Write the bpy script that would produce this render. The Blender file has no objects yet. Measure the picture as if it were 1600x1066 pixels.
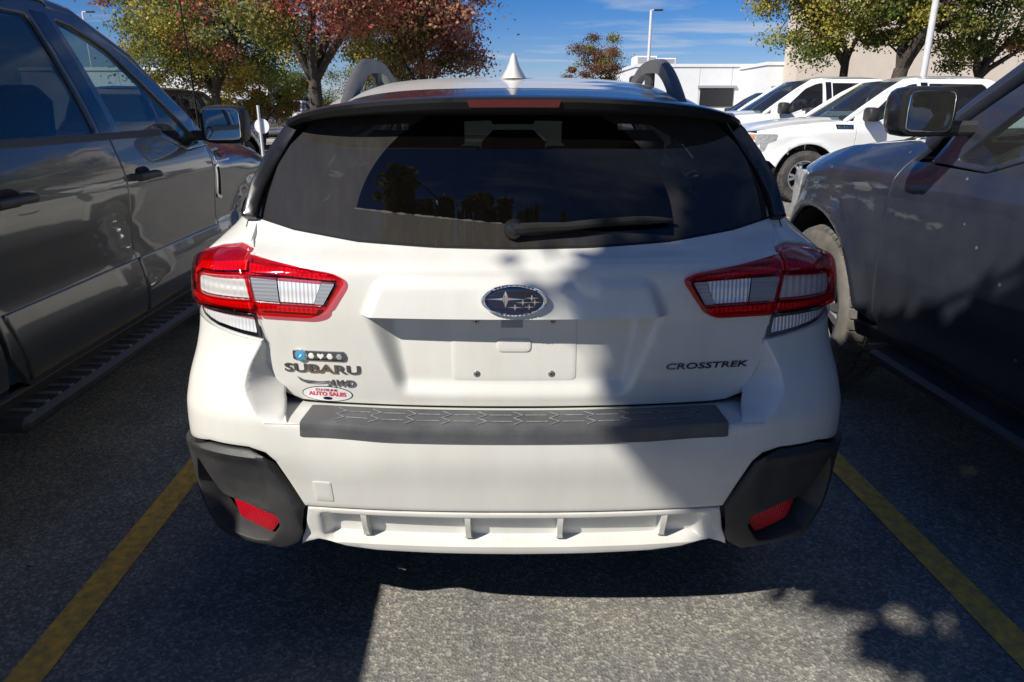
import bpy, math, random
import numpy as np
from mathutils import Vector, Matrix
from mathutils.geometry import delaunay_2d_cdt

random.seed(7)
RNG = np.random.default_rng(11)
scene = bpy.context.scene
COL = scene.collection
R = math.radians

# ------------------------------------------------------------------ camera
cam_d = bpy.data.cameras.new('camera')
cam_d.lens = 24.75
cam_d.sensor_width = 36.0
cam_d.clip_start = 0.05
cam_d.clip_end = 2000
cam = bpy.data.objects.new('camera', cam_d)
COL.objects.link(cam)
cam.location = (0, 0, 1.45)
cam.rotation_euler = (R(90 - 18.26), 0, 0)
scene.camera = cam

# ------------------------------------------------------------------ light
SUN_DIR = Vector((0.90, 0.77, -1.0)).normalized()      # the way the light travels
world = bpy.data.worlds.new('World')
scene.world = world
world.use_nodes = True
wn, wl = world.node_tree.nodes, world.node_tree.links
wn.clear()
w_out = wn.new('ShaderNodeOutputWorld')
w_bg = wn.new('ShaderNodeBackground')
w_bg.inputs['Strength'].default_value = 0.05
sky = wn.new('ShaderNodeTexSky')
sky.sky_type = 'NISHITA'
sky.sun_disc = False
sky.sun_elevation = math.asin(-SUN_DIR.z)
sky.sun_rotation = math.atan2(-SUN_DIR.x, -SUN_DIR.y)
sky.altitude = 1300
sky.air_density = 1.0
sky.dust_density = 0.4
sky.ozone_density = 3.0
# thin streaks of high cloud, laid out over the whole sky dome
tc = wn.new('ShaderNodeTexCoord')
sep = wn.new('ShaderNodeSeparateXYZ')
wl.new(tc.outputs['Generated'], sep.inputs[0])
zz = wn.new('ShaderNodeMath'); zz.operation = 'MAXIMUM'; zz.inputs[1].default_value = 0.02
wl.new(sep.outputs['Z'], zz.inputs[0])
zo = wn.new('ShaderNodeMath'); zo.operation = 'ADD'; zo.inputs[1].default_value = 0.06
wl.new(zz.outputs[0], zo.inputs[0])
dx = wn.new('ShaderNodeMath'); dx.operation = 'DIVIDE'
dy = wn.new('ShaderNodeMath'); dy.operation = 'DIVIDE'
wl.new(sep.outputs['X'], dx.inputs[0]); wl.new(zo.outputs[0], dx.inputs[1])
wl.new(sep.outputs['Y'], dy.inputs[0]); wl.new(zo.outputs[0], dy.inputs[1])
cmb = wn.new('ShaderNodeCombineXYZ')
wl.new(dx.outputs[0], cmb.inputs[0]); wl.new(dy.outputs[0], cmb.inputs[1])
mp = wn.new('ShaderNodeMapping')
mp.inputs['Scale'].default_value = (0.55, 1.25, 1)
mp.inputs['Rotation'].default_value = (0, 0, R(-8))
mp.inputs['Location'].default_value = (2.2, 5.9, 0)
wl.new(cmb.outputs[0], mp.inputs[0])
cn = wn.new('ShaderNodeTexNoise')
cn.inputs['Scale'].default_value = 1.1
cn.inputs['Detail'].default_value = 9
cn.inputs['Roughness'].default_value = 0.58
cn.inputs['Distortion'].default_value = 0.5
wl.new(mp.outputs[0], cn.inputs['Vector'])
cr = wn.new('ShaderNodeValToRGB')
cr.color_ramp.elements[0].position = 0.50
cr.color_ramp.elements[0].color = (0, 0, 0, 1)
cr.color_ramp.elements[1].position = 0.76
cr.color_ramp.elements[1].color = (0.8, 0.8, 0.8, 1)
wl.new(cn.outputs['Fac'], cr.inputs[0])
cmix = wn.new('ShaderNodeMixRGB')
cmix.inputs[2].default_value = (10.0, 10.6, 11.4, 1)
wl.new(cr.outputs[0], cmix.inputs[0])
hsv = wn.new('ShaderNodeHueSaturation')
hsv.inputs['Saturation'].default_value = 1.5
wl.new(sky.outputs[0], hsv.inputs['Color'])
tint = wn.new('ShaderNodeMixRGB'); tint.blend_type = 'MULTIPLY'; tint.inputs[0].default_value = 1.0
tint.inputs[2].default_value = (1.08, 1.06, 1.42, 1)
wl.new(hsv.outputs[0], tint.inputs[1])
wl.new(tint.outputs[0], cmix.inputs[1])
wl.new(cmix.outputs[0], w_bg.inputs['Color'])
wl.new(w_bg.outputs[0], w_out.inputs[0])

sun_d = bpy.data.lights.new('sun', 'SUN')
sun_d.energy = 5.0
sun_d.angle = R(0.53)
sun_d.color = (1.0, 0.945, 0.86)
sun = bpy.data.objects.new('sun', sun_d)
COL.objects.link(sun)
sun.location = (-20, -17, 22)
sun.rotation_euler = SUN_DIR.to_track_quat('-Z', 'Y').to_euler()

vs = scene.view_settings
vs.view_transform = 'Standard'
vs.look = 'None'
vs.exposure = 0.32
vs.gamma = 1.0
vs.use_curve_mapping = False
scene.cycles.max_bounces = 12
scene.cycles.diffuse_bounces = 2
scene.cycles.transparent_max_bounces = 24

# ------------------------------------------------------------------ materials
MATS = {}
def newmat(name):
    m = bpy.data.materials.new(name)
    m.use_nodes = True
    m.node_tree.nodes.clear()
    out = m.node_tree.nodes.new('ShaderNodeOutputMaterial')
    MATS[name] = m
    return m, m.node_tree.nodes, m.node_tree.links, out

def N(nodes, kind, **kw):
    n = nodes.new(kind)
    for k, v in kw.items():
        if k.startswith('i_'):
            n.inputs[k[2:].replace('_', ' ')].default_value = v
        else:
            setattr(n, k, v)
    return n

def ramp(nodes, a, b, ca=(0, 0, 0, 1), cb=(1, 1, 1, 1)):
    r = nodes.new('ShaderNodeValToRGB')
    r.color_ramp.elements[0].position = a; r.color_ramp.elements[0].color = ca
    r.color_ramp.elements[1].position = b; r.color_ramp.elements[1].color = cb
    return r

def pbr(name, base, rough=0.5, metal=0.0, coat=0.0, spec=0.5, var=0.0, var_scale=8.0, bump=0.0, bump_scale=200.0,
        dirt=None, dirt_amt=0.0, rvar=0.0, stretch=None, emis=None):
    """Principled surface with a little colour variation, dust and fine relief."""
    m, n, l, out = newmat(name)
    p = n.new('ShaderNodeBsdfPrincipled')
    p.inputs['Base Color'].default_value = (*base, 1)
    p.inputs['Roughness'].default_value = rough
    p.inputs['Metallic'].default_value = metal
    p.inputs['Coat Weight'].default_value = coat
    p.inputs['Coat Roughness'].default_value = 0.03
    p.inputs['Specular IOR Level'].default_value = spec
    l.new(p.outputs[0], out.inputs[0])
    co = n.new('ShaderNodeTexCoord')
    vec = co.outputs['Object']
    if stretch:
        mpp = N(n, 'ShaderNodeMapping'); mpp.inputs['Scale'].default_value = stretch
        l.new(vec, mpp.inputs[0]); vec = mpp.outputs[0]
    if var or dirt or rvar:
        t = N(n, 'ShaderNodeTexNoise', i_Scale=var_scale, i_Detail=7.0, i_Roughness=0.62)
        l.new(vec, t.inputs['Vector'])
        r = ramp(n, 0.35, 0.72)
        l.new(t.outputs['Fac'], r.inputs[0])
        mx = n.new('ShaderNodeMixRGB')
        if dirt:
            mx.inputs[1].default_value = (*base, 1); mx.inputs[2].default_value = (*dirt, 1)
            ml = N(n, 'ShaderNodeMath', operation='MULTIPLY'); ml.inputs[1].default_value = dirt_amt
            l.new(r.outputs[0], ml.inputs[0]); l.new(ml.outputs[0], mx.inputs[0])
        else:
            mx.inputs[1].default_value = (*[c * (1 - var) for c in base], 1)
            mx.inputs[2].default_value = (*[min(1, c * (1 + var)) for c in base], 1)
            l.new(r.outputs[0], mx.inputs[0])
        l.new(mx.outputs[0], p.inputs['Base Color'])
        if rvar:
            mr = N(n, 'ShaderNodeMapRange'); mr.inputs['To Min'].default_value = rough; mr.inputs['To Max'].default_value = rough + rvar
            l.new(r.outputs[0], mr.inputs[0]); l.new(mr.outputs[0], p.inputs['Roughness'])
    if bump:
        t2 = N(n, 'ShaderNodeTexNoise', i_Scale=bump_scale, i_Detail=3.0)
        l.new(co.outputs['Object'], t2.inputs['Vector'])
        b = N(n, 'ShaderNodeBump', i_Strength=bump, i_Distance=0.002)
        l.new(t2.outputs['Fac'], b.inputs['Height']); l.new(b.outputs[0], p.inputs['Normal'])
    if emis:
        p.inputs['Emission Color'].default_value = (*emis[0], 1); p.inputs['Emission Strength'].default_value = emis[1]
    return m

def pane_fresnel(n, l, ior):
    """the same reflectance from either face of a thin pane"""
    g = n.new('ShaderNodeNewGeometry'); mr = N(n, 'ShaderNodeMapRange')
    mr.inputs['To Min'].default_value = ior; mr.inputs['To Max'].default_value = 1 / ior
    fr = n.new('ShaderNodeFresnel'); l.new(g.outputs['Backfacing'], mr.inputs[0]); l.new(mr.outputs[0], fr.inputs['IOR'])
    return fr

def glass(name, tint, gloss=1.0, dirt=0.0, dirt_col=(0.30, 0.28, 0.25), wiper=False, rough=0.0):
    """A thin pane: tinted see-through plus a mirror reflection, with road film on it."""
    m, n, l, out = newmat(name)
    tr = N(n, 'ShaderNodeBsdfTransparent'); tr.inputs[0].default_value = (*tint, 1)
    gl = N(n, 'ShaderNodeBsdfGlossy'); gl.inputs['Roughness'].default_value = rough; gl.inputs[0].default_value = (gloss, gloss, gloss, 1)
    fr = pane_fresnel(n, l, 1.52)
    mx = n.new('ShaderNodeMixShader')
    l.new(fr.outputs[0], mx.inputs[0]); l.new(tr.outputs[0], mx.inputs[1]); l.new(gl.outputs[0], mx.inputs[2])
    last = mx
    if dirt:
        co = n.new('ShaderNodeTexCoord')
        t = N(n, 'ShaderNodeTexNoise', i_Scale=9.0, i_Detail=8.0, i_Roughness=0.7)
        mpp = N(n, 'ShaderNodeMapping'); mpp.inputs['Scale'].default_value = (3.0, 1.0, 0.6)
        l.new(co.outputs['Object'], mpp.inputs[0]); l.new(mpp.outputs[0], t.inputs['Vector'])
        r = ramp(n, 0.25, 0.8, (0.6, 0.6, 0.6, 1), (1, 1, 1, 1))
        l.new(t.outputs['Fac'], r.inputs[0])
        # specks: bird droppings and dried drops
        v = N(n, 'ShaderNodeTexVoronoi', i_Scale=26.0)
        l.new(co.outputs['Object'], v.inputs['Vector'])
        lt = N(n, 'ShaderNodeMath', operation='LESS_THAN'); lt.inputs[1].default_value = 0.085
        l.new(v.outputs['Distance'], lt.inputs[0])
        wh = N(n, 'ShaderNodeTexWhiteNoise'); l.new(v.outputs['Position'], wh.inputs['Vector'])
        gt = N(n, 'ShaderNodeMath', operation='GREATER_THAN'); gt.inputs[1].default_value = 0.90
        l.new(wh.outputs['Value'], gt.inputs[0])
        sp = N(n, 'ShaderNodeMath', operation='MULTIPLY'); l.new(lt.outputs[0], sp.inputs[0]); l.new(gt.outputs[0], sp.inputs[1])
        fac = N(n, 'ShaderNodeMath', operation='MULTIPLY'); fac.inputs[1].default_value = dirt
        l.new(r.outputs[0], fac.inputs[0])
        facout = fac.outputs[0]
        if wiper:      # the arc the wiper keeps clean, with the ridge of dust it leaves
            s = n.new('ShaderNodeSeparateXYZ'); l.new(co.outputs['Object'], s.inputs[0])
            def M(op, a, b=None, c=None):
                q = N(n, 'ShaderNodeMath', operation=op)
                for i, x in enumerate((a, b, c)):
                    if x is None: continue
                    if isinstance(x, (int, float)): q.inputs[i].default_value = x
                    else: l.new(x, q.inputs[i])
                return q.outputs[0]
            ax = M('SUBTRACT', s.outputs[0], WIPER[0])
            az = M('MULTIPLY', M('SUBTRACT', s.outputs[2], WIPER[1]), 1.27)
            rad = M('SQRT', M('ADD', M('MULTIPLY', ax, ax), M('MULTIPLY', az, az)))
            inside = M('LESS_THAN', rad, 0.405)
            line = M('SUBTRACT', az, M('ADD', M('MULTIPLY', ax, -0.10), 0.012))
            above = M('GREATER_THAN', line, 0.0)
            clean = M('MULTIPLY', inside, above)
            keep = M('SUBTRACT', 1.0, M('MULTIPLY', clean, 0.93))
            facout = M('MULTIPLY', facout, keep)
            spn = M('MULTIPLY', sp.outputs[0], keep)
            n2 = N(n, 'ShaderNodeTexNoise', i_Scale=38.0, i_Detail=4.0); l.new(co.outputs['Object'], n2.inputs['Vector'])
            rid = M('MULTIPLY', M('LESS_THAN', M('ABSOLUTE', line), M('MULTIPLY', M('SUBTRACT', n2.outputs['Fac'], 0.38), 0.014)),
                    M('MULTIPLY', M('LESS_THAN', ax, -0.03), M('LESS_THAN', rad, 0.41)))
            facout = M('MAXIMUM', facout, M('MULTIPLY', rid, 0.42))
            facout = M('MAXIMUM', facout, M('MULTIPLY', spn, 0.5))
        df = N(n, 'ShaderNodeBsdfDiffuse'); df.inputs[0].default_value = (*dirt_col, 1)
        mx2 = n.new('ShaderNodeMixShader')
        l.new(facout, mx2.inputs[0]); l.new(mx.outputs[0], mx2.inputs[1]); l.new(df.outputs[0], mx2.inputs[2])
        last = mx2
    l.new(last.outputs[0], out.inputs[0])
    return m

WIPER = (0.0, 1.168)

def fluted(name, base, metal, rough, sx, sz, strength):
    """Lamp reflector: fine vertical and horizontal flutes that sparkle."""
    m, n, l, out = newmat(name)
    p = n.new('ShaderNodeBsdfPrincipled')
    p.inputs['Base Color'].default_value = (*base, 1); p.inputs['Metallic'].default_value = metal; p.inputs['Roughness'].default_value = rough
    co = n.new('ShaderNodeTexCoord'); s = n.new('ShaderNodeSeparateXYZ'); l.new(co.outputs['Object'], s.inputs[0])
    def wave(o, f):
        a = N(n, 'ShaderNodeMath', operation='MULTIPLY'); a.inputs[1].default_value = f; l.new(o, a.inputs[0])
        b = N(n, 'ShaderNodeMath', operation='SINE'); l.new(a.outputs[0], b.inputs[0]); return b.outputs[0]
    sm = N(n, 'ShaderNodeMath', operation='ADD'); l.new(wave(s.outputs[0], sx), sm.inputs[0]); l.new(wave(s.outputs[2], sz), sm.inputs[1])
    b = N(n, 'ShaderNodeBump', i_Strength=strength, i_Distance=0.002)
    l.new(sm.outputs[0], b.inputs['Height']); l.new(b.outputs[0], p.inputs['Normal']); l.new(p.outputs[0], out.inputs[0])
    return m

def lens(name, tint):
    m, n, l, out = newmat(name)
    tr = N(n, 'ShaderNodeBsdfTransparent'); tr.inputs[0].default_value = (*tint, 1)
    gl = N(n, 'ShaderNodeBsdfGlossy'); gl.inputs['Roughness'].default_value = 0.03; gl.inputs[0].default_value = (1, 1, 1, 1)
    fr = pane_fresnel(n, l, 1.5); mx = n.new('ShaderNodeMixShader')
    l.new(fr.outputs[0], mx.inputs[0]); l.new(tr.outputs[0], mx.inputs[1]); l.new(gl.outputs[0], mx.inputs[2]); l.new(mx.outputs[0], out.inputs[0])
    return m

pbr('white_paint', (0.66, 0.655, 0.605), 0.30, coat=0.55, dirt=(0.46, 0.43, 0.37), dirt_amt=0.30, var_scale=7.0, rvar=0.18, stretch=(1.3, 1, 0.35))
pbr('white_truck_paint', (0.82, 0.82, 0.80), 0.3, coat=0.9, dirt=(0.6, 0.57, 0.5), dirt_amt=0.12, var_scale=4.0)
pbr('grey_metal_paint', (0.050, 0.053, 0.056), 0.32, metal=0.25, coat=1.0, dirt=(0.14, 0.13, 0.12), dirt_amt=0.16, var_scale=3.0)
pbr('slate_metal_paint', (0.020, 0.024, 0.038), 0.36, metal=0.25, coat=1.0, dirt=(0.10, 0.10, 0.105), dirt_amt=0.25, var_scale=3.5, rvar=0.1)
def scuffed():
    """adds the pale scrape that runs along the dark truck's fender and door, with chips below it"""
    m = MATS['slate_metal_paint']; n, l = m.node_tree.nodes, m.node_tree.links
    p = [q for q in n if q.type == 'BSDF_PRINCIPLED'][0]
    co = n.new('ShaderNodeTexCoord'); s = n.new('ShaderNodeSeparateXYZ'); l.new(co.outputs['Object'], s.inputs[0])
    def M(op, a, b=None):
        q = N(n, 'ShaderNodeMath', operation=op)
        for i, x in enumerate((a, b)):
            if x is None: continue
            if isinstance(x, (int, float)): q.inputs[i].default_value = x
            else: l.new(x, q.inputs[i])
        return q.outputs[0]
    mp_ = N(n, 'ShaderNodeMapping'); mp_.inputs['Scale'].default_value = (1, 3.0, 9.0); l.new(co.outputs['Object'], mp_.inputs[0])
    t = N(n, 'ShaderNodeTexNoise', i_Scale=3.0, i_Detail=6.0, i_Roughness=0.7); l.new(mp_.outputs[0], t.inputs['Vector'])
    zc = M('ADD', 1.045, M('MULTIPLY', M('ADD', s.outputs[1], 1.3), 0.05))
    d = M('ABSOLUTE', M('SUBTRACT', s.outputs[2], zc))
    width = M('MULTIPLY', M('SUBTRACT', t.outputs['Fac'], 0.46), 0.20)
    yl = M('MULTIPLY', M('GREATER_THAN', s.outputs[1], -1.85), M('LESS_THAN', s.outputs[1], -0.55))
    sf = N(n, 'ShaderNodeMapRange'); sf.inputs['From Min'].default_value = 0.0; sf.inputs['From Max'].default_value = 0.018; l.new(M('SUBTRACT', width, d), sf.inputs[0])
    scr = M('MULTIPLY', sf.outputs[0], yl)
    v = N(n, 'ShaderNodeTexVoronoi', i_Scale=16.0); l.new(co.outputs['Object'], v.inputs['Vector'])
    w = N(n, 'ShaderNodeTexWhiteNoise'); l.new(v.outputs['Position'], w.inputs['Vector'])
    chips = M('MULTIPLY', M('LESS_THAN', v.outputs['Distance'], 0.10), M('GREATER_THAN', w.outputs['Value'], 0.88))
    fac = M('MAXIMUM', M('MULTIPLY', scr, 0.20), M('MULTIPLY', chips, 0.5))
    side = M('LESS_THAN', s.outputs[0], 0.0)
    fac = M('MULTIPLY', fac, side)
    src = p.inputs['Base Color'].links[0].from_socket
    mx = n.new('ShaderNodeMixRGB'); mx.inputs[2].default_value = (0.33, 0.33, 0.33, 1)
    l.new(fac, mx.inputs[0]); l.new(src, mx.inputs[1]); l.new(mx.outputs[0], p.inputs['Base Color'])
scuffed()
pbr('brown_paint', (0.085, 0.045, 0.035), 0.3, metal=0.3, coat=1.0)
pbr('beige_paint', (0.36, 0.33, 0.27), 0.3, metal=0.4, coat=1.0)
pbr('black_paint', (0.012, 0.012, 0.013), 0.25, coat=1.0)
pbr('silver_paint', (0.30, 0.31, 0.32), 0.3, metal=0.6, coat=1.0)
pbr('gloss_black', (0.012, 0.012, 0.013), 0.22, coat=0.5)
pbr('black_plastic', (0.018, 0.0185, 0.020), 0.48, bump=0.35, bump_scale=420, dirt=(0.075, 0.072, 0.068), dirt_amt=0.45, var_scale=6.0, rvar=0.2)
pbr('step_plastic', (0.055, 0.058, 0.064), 0.5, bump=0.3, bump_scale=420, dirt=(0.16, 0.16, 0.155), dirt_amt=0.6, var_scale=7.0)
pbr('rail_plastic', (0.07, 0.071, 0.072), 0.5, bump=0.25, bump_scale=500, dirt=(0.15, 0.145, 0.14), dirt_amt=0.5, var_scale=6.0)
pbr('scuffed_line', (0.24, 0.25, 0.26), 0.6, var=0.4, var_scale=60)
pbr('rubber', (0.028, 0.027, 0.026), 0.8, dirt=(0.17, 0.155, 0.135), dirt_amt=0.7, var_scale=5.0)
pbr('dusty_rubber', (0.075, 0.07, 0.062), 0.85, dirt=(0.23, 0.21, 0.185), dirt_amt=0.85, var_scale=4.0)
pbr('chrome', (0.86, 0.87, 0.88), 0.07, metal=1.0)
pbr('dark_chrome', (0.30, 0.30, 0.31), 0.16, metal=1.0)
pbr('alloy', (0.62, 0.62, 0.63), 0.28, metal=0.9)
pbr('interior_black', (0.012, 0.0125, 0.014), 0.8)
pbr('interior_grey', (0.05, 0.052, 0.056), 0.85, var=0.2)
pbr('mirror', (0.9, 0.92, 0.92), 0.0, metal=1.0)
pbr('gap_black', (0.006, 0.006, 0.006), 0.9)
pbr('screw_metal', (0.42, 0.41, 0.39), 0.35, metal=0.9)
pbr('emblem_blue', (0.005, 0.007, 0.032), 0.12, coat=1.0)
pbr('badge_blue', (0.05, 0.30, 0.52), 0.25, coat=1.0)
pbr('badge_white', (0.75, 0.76, 0.74), 0.35)
pbr('sticker_white', (0.72, 0.72, 0.73), 0.3, coat=0.5)
pbr('sticker_red', (0.62, 0.05, 0.07), 0.45)
pbr('sticker_dark_red', (0.30, 0.02, 0.04), 0.45)
pbr('amber', (0.62, 0.22, 0.05), 0.2, coat=1.0)
pbr('red_lamp', (0.10, 0.005, 0.008), 0.14, coat=1.0)  # red darkened to hold the spoiler overhang's shade on the high brake lamp
fluted('reflector_silver', (0.88, 0.88, 0.87), 0.18, 0.18, 620, 160, 0.5)
pbr('headlamp', (0.62, 0.63, 0.64), 0.15, metal=0.5, coat=1.0, var=0.35, var_scale=40)
fluted('reflector_red', (0.50, 0.03, 0.04), 0.2, 0.25, 300, 420, 0.3)
fluted('guide_red', (0.95, 0.05, 0.06), 0.1, 0.25, 520, 300, 0.5)
fluted('reflex_red', (0.50, 0.006, 0.018), 0.05, 0.22, 850, 1100, 0.3)
fluted('reflector_frost', (0.72, 0.70, 0.67), 0.2, 0.35, 330, 260, 0.4)
fluted('reflector_grey', (0.42, 0.43, 0.44), 0.3, 0.2, 40, 700, 0.16)
lens('lens_red', (0.80, 0.055, 0.08))
lens('lens_clear', (0.93, 0.94, 0.95))
glass('rear_glass', (0.075, 0.08, 0.085), dirt=0.22, dirt_col=(0.17, 0.158, 0.14), wiper=True)
glass('privacy_glass', (0.06, 0.065, 0.07), dirt=0.05)
glass('clear_glass', (0.50, 0.60, 0.58), dirt=0.06)
glass('tinted_glass', (0.20, 0.25, 0.25), dirt=0.05)
pbr('yellow_line', (0.92, 0.51, 0.075), 0.8, dirt=(0.20, 0.155, 0.10), dirt_amt=0.75, var_scale=26.0, bump=0.5, bump_scale=160)
pbr('white_wall', (0.70, 0.71, 0.72), 0.85, var=0.04, var_scale=1.5)
pbr('beige_wall', (0.60, 0.52, 0.43), 0.9, var=0.06, var_scale=1.2, bump=0.3, bump_scale=30)
pbr('grey_trim', (0.30, 0.31, 0.32), 0.7)
pbr('dark_opening', (0.015, 0.015, 0.017), 0.4)
pbr('pole_paint', (0.62, 0.62, 0.61), 0.5, var=0.1)
pbr('sign_white', (0.80, 0.80, 0.79), 0.5, var=0.04)
pbr('bark', (0.07, 0.055, 0.043), 0.95, var=0.5, var_scale=18, bump=0.9, bump_scale=40)
pbr('concrete', (0.40, 0.38, 0.35), 0.9, var=0.12, var_scale=6, bump=0.4, bump_scale=80)
pbr('soil', (0.14, 0.115, 0.085), 1.0, var=0.4, var_scale=10, bump=0.8, bump_scale=60)
pbr('dry_leaf', (0.42, 0.33, 0.20), 0.8, var=0.4, var_scale=60)

def leaf_mat(name):
    m, n, l, out = newmat(name)
    at = N(n, 'ShaderNodeAttribute', attribute_name='col')
    df = n.new('ShaderNodeBsdfPrincipled'); df.inputs['Roughness'].default_value = 0.55; df.inputs['Specular IOR Level'].default_value = 0.35
    tl = n.new('ShaderNodeBsdfTranslucent')
    mx = n.new('ShaderNodeMixShader'); mx.inputs[0].default_value = 0.34
    l.new(at.outputs['Color'], df.inputs['Base Color']); l.new(at.outputs['Color'], tl.inputs[0])
    l.new(df.outputs[0], mx.inputs[1]); l.new(tl.outputs[0], mx.inputs[2]); l.new(mx.outputs[0], out.inputs[0])
leaf_mat('leaf')

def asphalt():
    m, n, l, out = newmat('asphalt')
    p = n.new('ShaderNodeBsdfPrincipled'); p.inputs['Roughness'].default_value = 0.95; p.inputs['Specular IOR Level'].default_value = 0.15
    co = n.new('ShaderNodeTexCoord'); vec = co.outputs['Object']
    # aggregate: pale and tan stones in a grey binder
    v = N(n, 'ShaderNodeTexVoronoi', i_Scale=120.0); l.new(vec, v.inputs['Vector'])
    hs = N(n, 'ShaderNodeSeparateColor'); l.new(v.outputs['Color'], hs.inputs[0])
    r1 = ramp(n, 0.0, 1.0, (0.150, 0.150, 0.147, 1), (0.365, 0.355, 0.322, 1))
    e = r1.color_ramp.elements.new(0.62); e.color = (0.205, 0.204, 0.197, 1)
    l.new(hs.outputs[0], r1.inputs[0])
    big = N(n, 'ShaderNodeTexNoise', i_Scale=3.2, i_Detail=6.0, i_Roughness=0.65); l.new(vec, big.inputs['Vector'])
    rb = ramp(n, 0.3, 0.72, (0.80, 0.80, 0.82, 1), (1.32, 1.27, 1.15, 1)); l.new(big.outputs['Fac'], rb.inputs[0])
    mu = N(n, 'ShaderNodeMixRGB', blend_type='MULTIPLY'); mu.inputs[0].default_value = 1.0
    l.new(r1.outputs[0], mu.inputs[1]); l.new(rb.outputs[0], mu.inputs[2])
    mid = N(n, 'ShaderNodeTexNoise', i_Scale=34.0, i_Detail=5.0, i_Roughness=0.7); l.new(vec, mid.inputs['Vector'])
    rm = ramp(n, 0.35, 0.7, (0.80, 0.80, 0.80, 1), (1.18, 1.17, 1.14, 1)); l.new(mid.outputs['Fac'], rm.inputs[0])
    mu2 = N(n, 'ShaderNodeMixRGB', blend_type='MULTIPLY'); mu2.inputs[0].default_value = 1.0
    l.new(mu.outputs[0], mu2.inputs[1]); l.new(rm.outputs[0], mu2.inputs[2])
    # a few hairline cracks
    w = N(n, 'ShaderNodeTexNoise', i_Scale=1.3, i_Detail=4.0); l.new(vec, w.inputs['Vector'])
    wa = N(n, 'ShaderNodeMixRGB'); wa.inputs[0].default_value = 0.22; l.new(vec, wa.inputs[1]); l.new(w.outputs['Color'], wa.inputs[2])
    vc = N(n, 'ShaderNodeTexVoronoi', feature='DISTANCE_TO_EDGE', i_Scale=0.75); l.new(wa.outputs[0], vc.inputs['Vector'])
    lt = N(n, 'ShaderNodeMath', operation='LESS_THAN'); lt.inputs[1].default_value = 0.0009; l.new(vc.outputs['Distance'], lt.inputs[0])
    mc = n.new('ShaderNodeMixRGB'); mc.inputs[2].default_value = (0.03, 0.03, 0.03, 1)
    lf = N(n, 'ShaderNodeMath', operation='MULTIPLY'); lf.inputs[1].default_value = 0.3; l.new(lt.outputs[0], lf.inputs[0])
    # dark drips of oil
    ol = N(n, 'ShaderNodeTexNoise', i_Scale=1.9, i_Detail=5.0, i_Roughness=0.55); l.new(vec, ol.inputs['Vector'])
    ro = ramp(n, 0.62, 0.74, (1, 1, 1, 1), (0.66, 0.65, 0.64, 1)); l.new(ol.outputs['Fac'], ro.inputs[0])
    mo = N(n, 'ShaderNodeMixRGB', blend_type='MULTIPLY'); mo.inputs[0].default_value = 1.0; l.new(mu2.outputs[0], mo.inputs[1]); l.new(ro.outputs[0], mo.inputs[2])
    l.new(lf.outputs[0], mc.inputs[0]); l.new(mo.outputs[0], mc.inputs[1])
    l.new(mc.outputs[0], p.inputs['Base Color'])
    b = N(n, 'ShaderNodeBump', i_Strength=0.55, i_Distance=0.004)
    l.new(v.outputs['Distance'], b.inputs['Height'])
    b2 = N(n, 'ShaderNodeBump', i_Strength=0.5, i_Distance=0.006); l.new(mid.outputs['Fac'], b2.inputs['Height']); l.new(b.outputs[0], b2.inputs['Normal'])
    l.new(b2.outputs[0], p.inputs['Normal'])
    l.new(p.outputs[0], out.inputs[0])
asphalt()

# ------------------------------------------------------------------ mesh helpers
def tag(o, label=None, cat=None, group=None, kind=None):
    if label: o['label'] = label
    if cat: o['category'] = cat
    if group: o['group'] = group
    if kind: o['kind'] = kind
    return o

def empty(name, loc=(0, 0, 0), rz=0.0):
    o = bpy.data.objects.new(name, None)
    COL.objects.link(o)
    o.location = loc; o.rotation_euler = (0, 0, rz)
    return o

def mesh(name, verts, faces, mat, parent=None, smooth=True, sharp=38):
    me = bpy.data.meshes.new(name)
    me.from_pydata([tuple(map(float, v)) for v in verts], [], [tuple(int(i) for i in f) for f in faces])
    me.materials.append(MATS[mat] if isinstance(mat, str) else mat)
    if smooth:
        me.polygons.foreach_set('use_smooth', [True] * len(me.polygons))
        if sharp: me.set_sharp_from_angle(angle=R(sharp))
    me.update()
    o = bpy.data.objects.new(name, me)
    COL.objects.link(o)
    if parent: o.parent = parent
    return o

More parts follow.
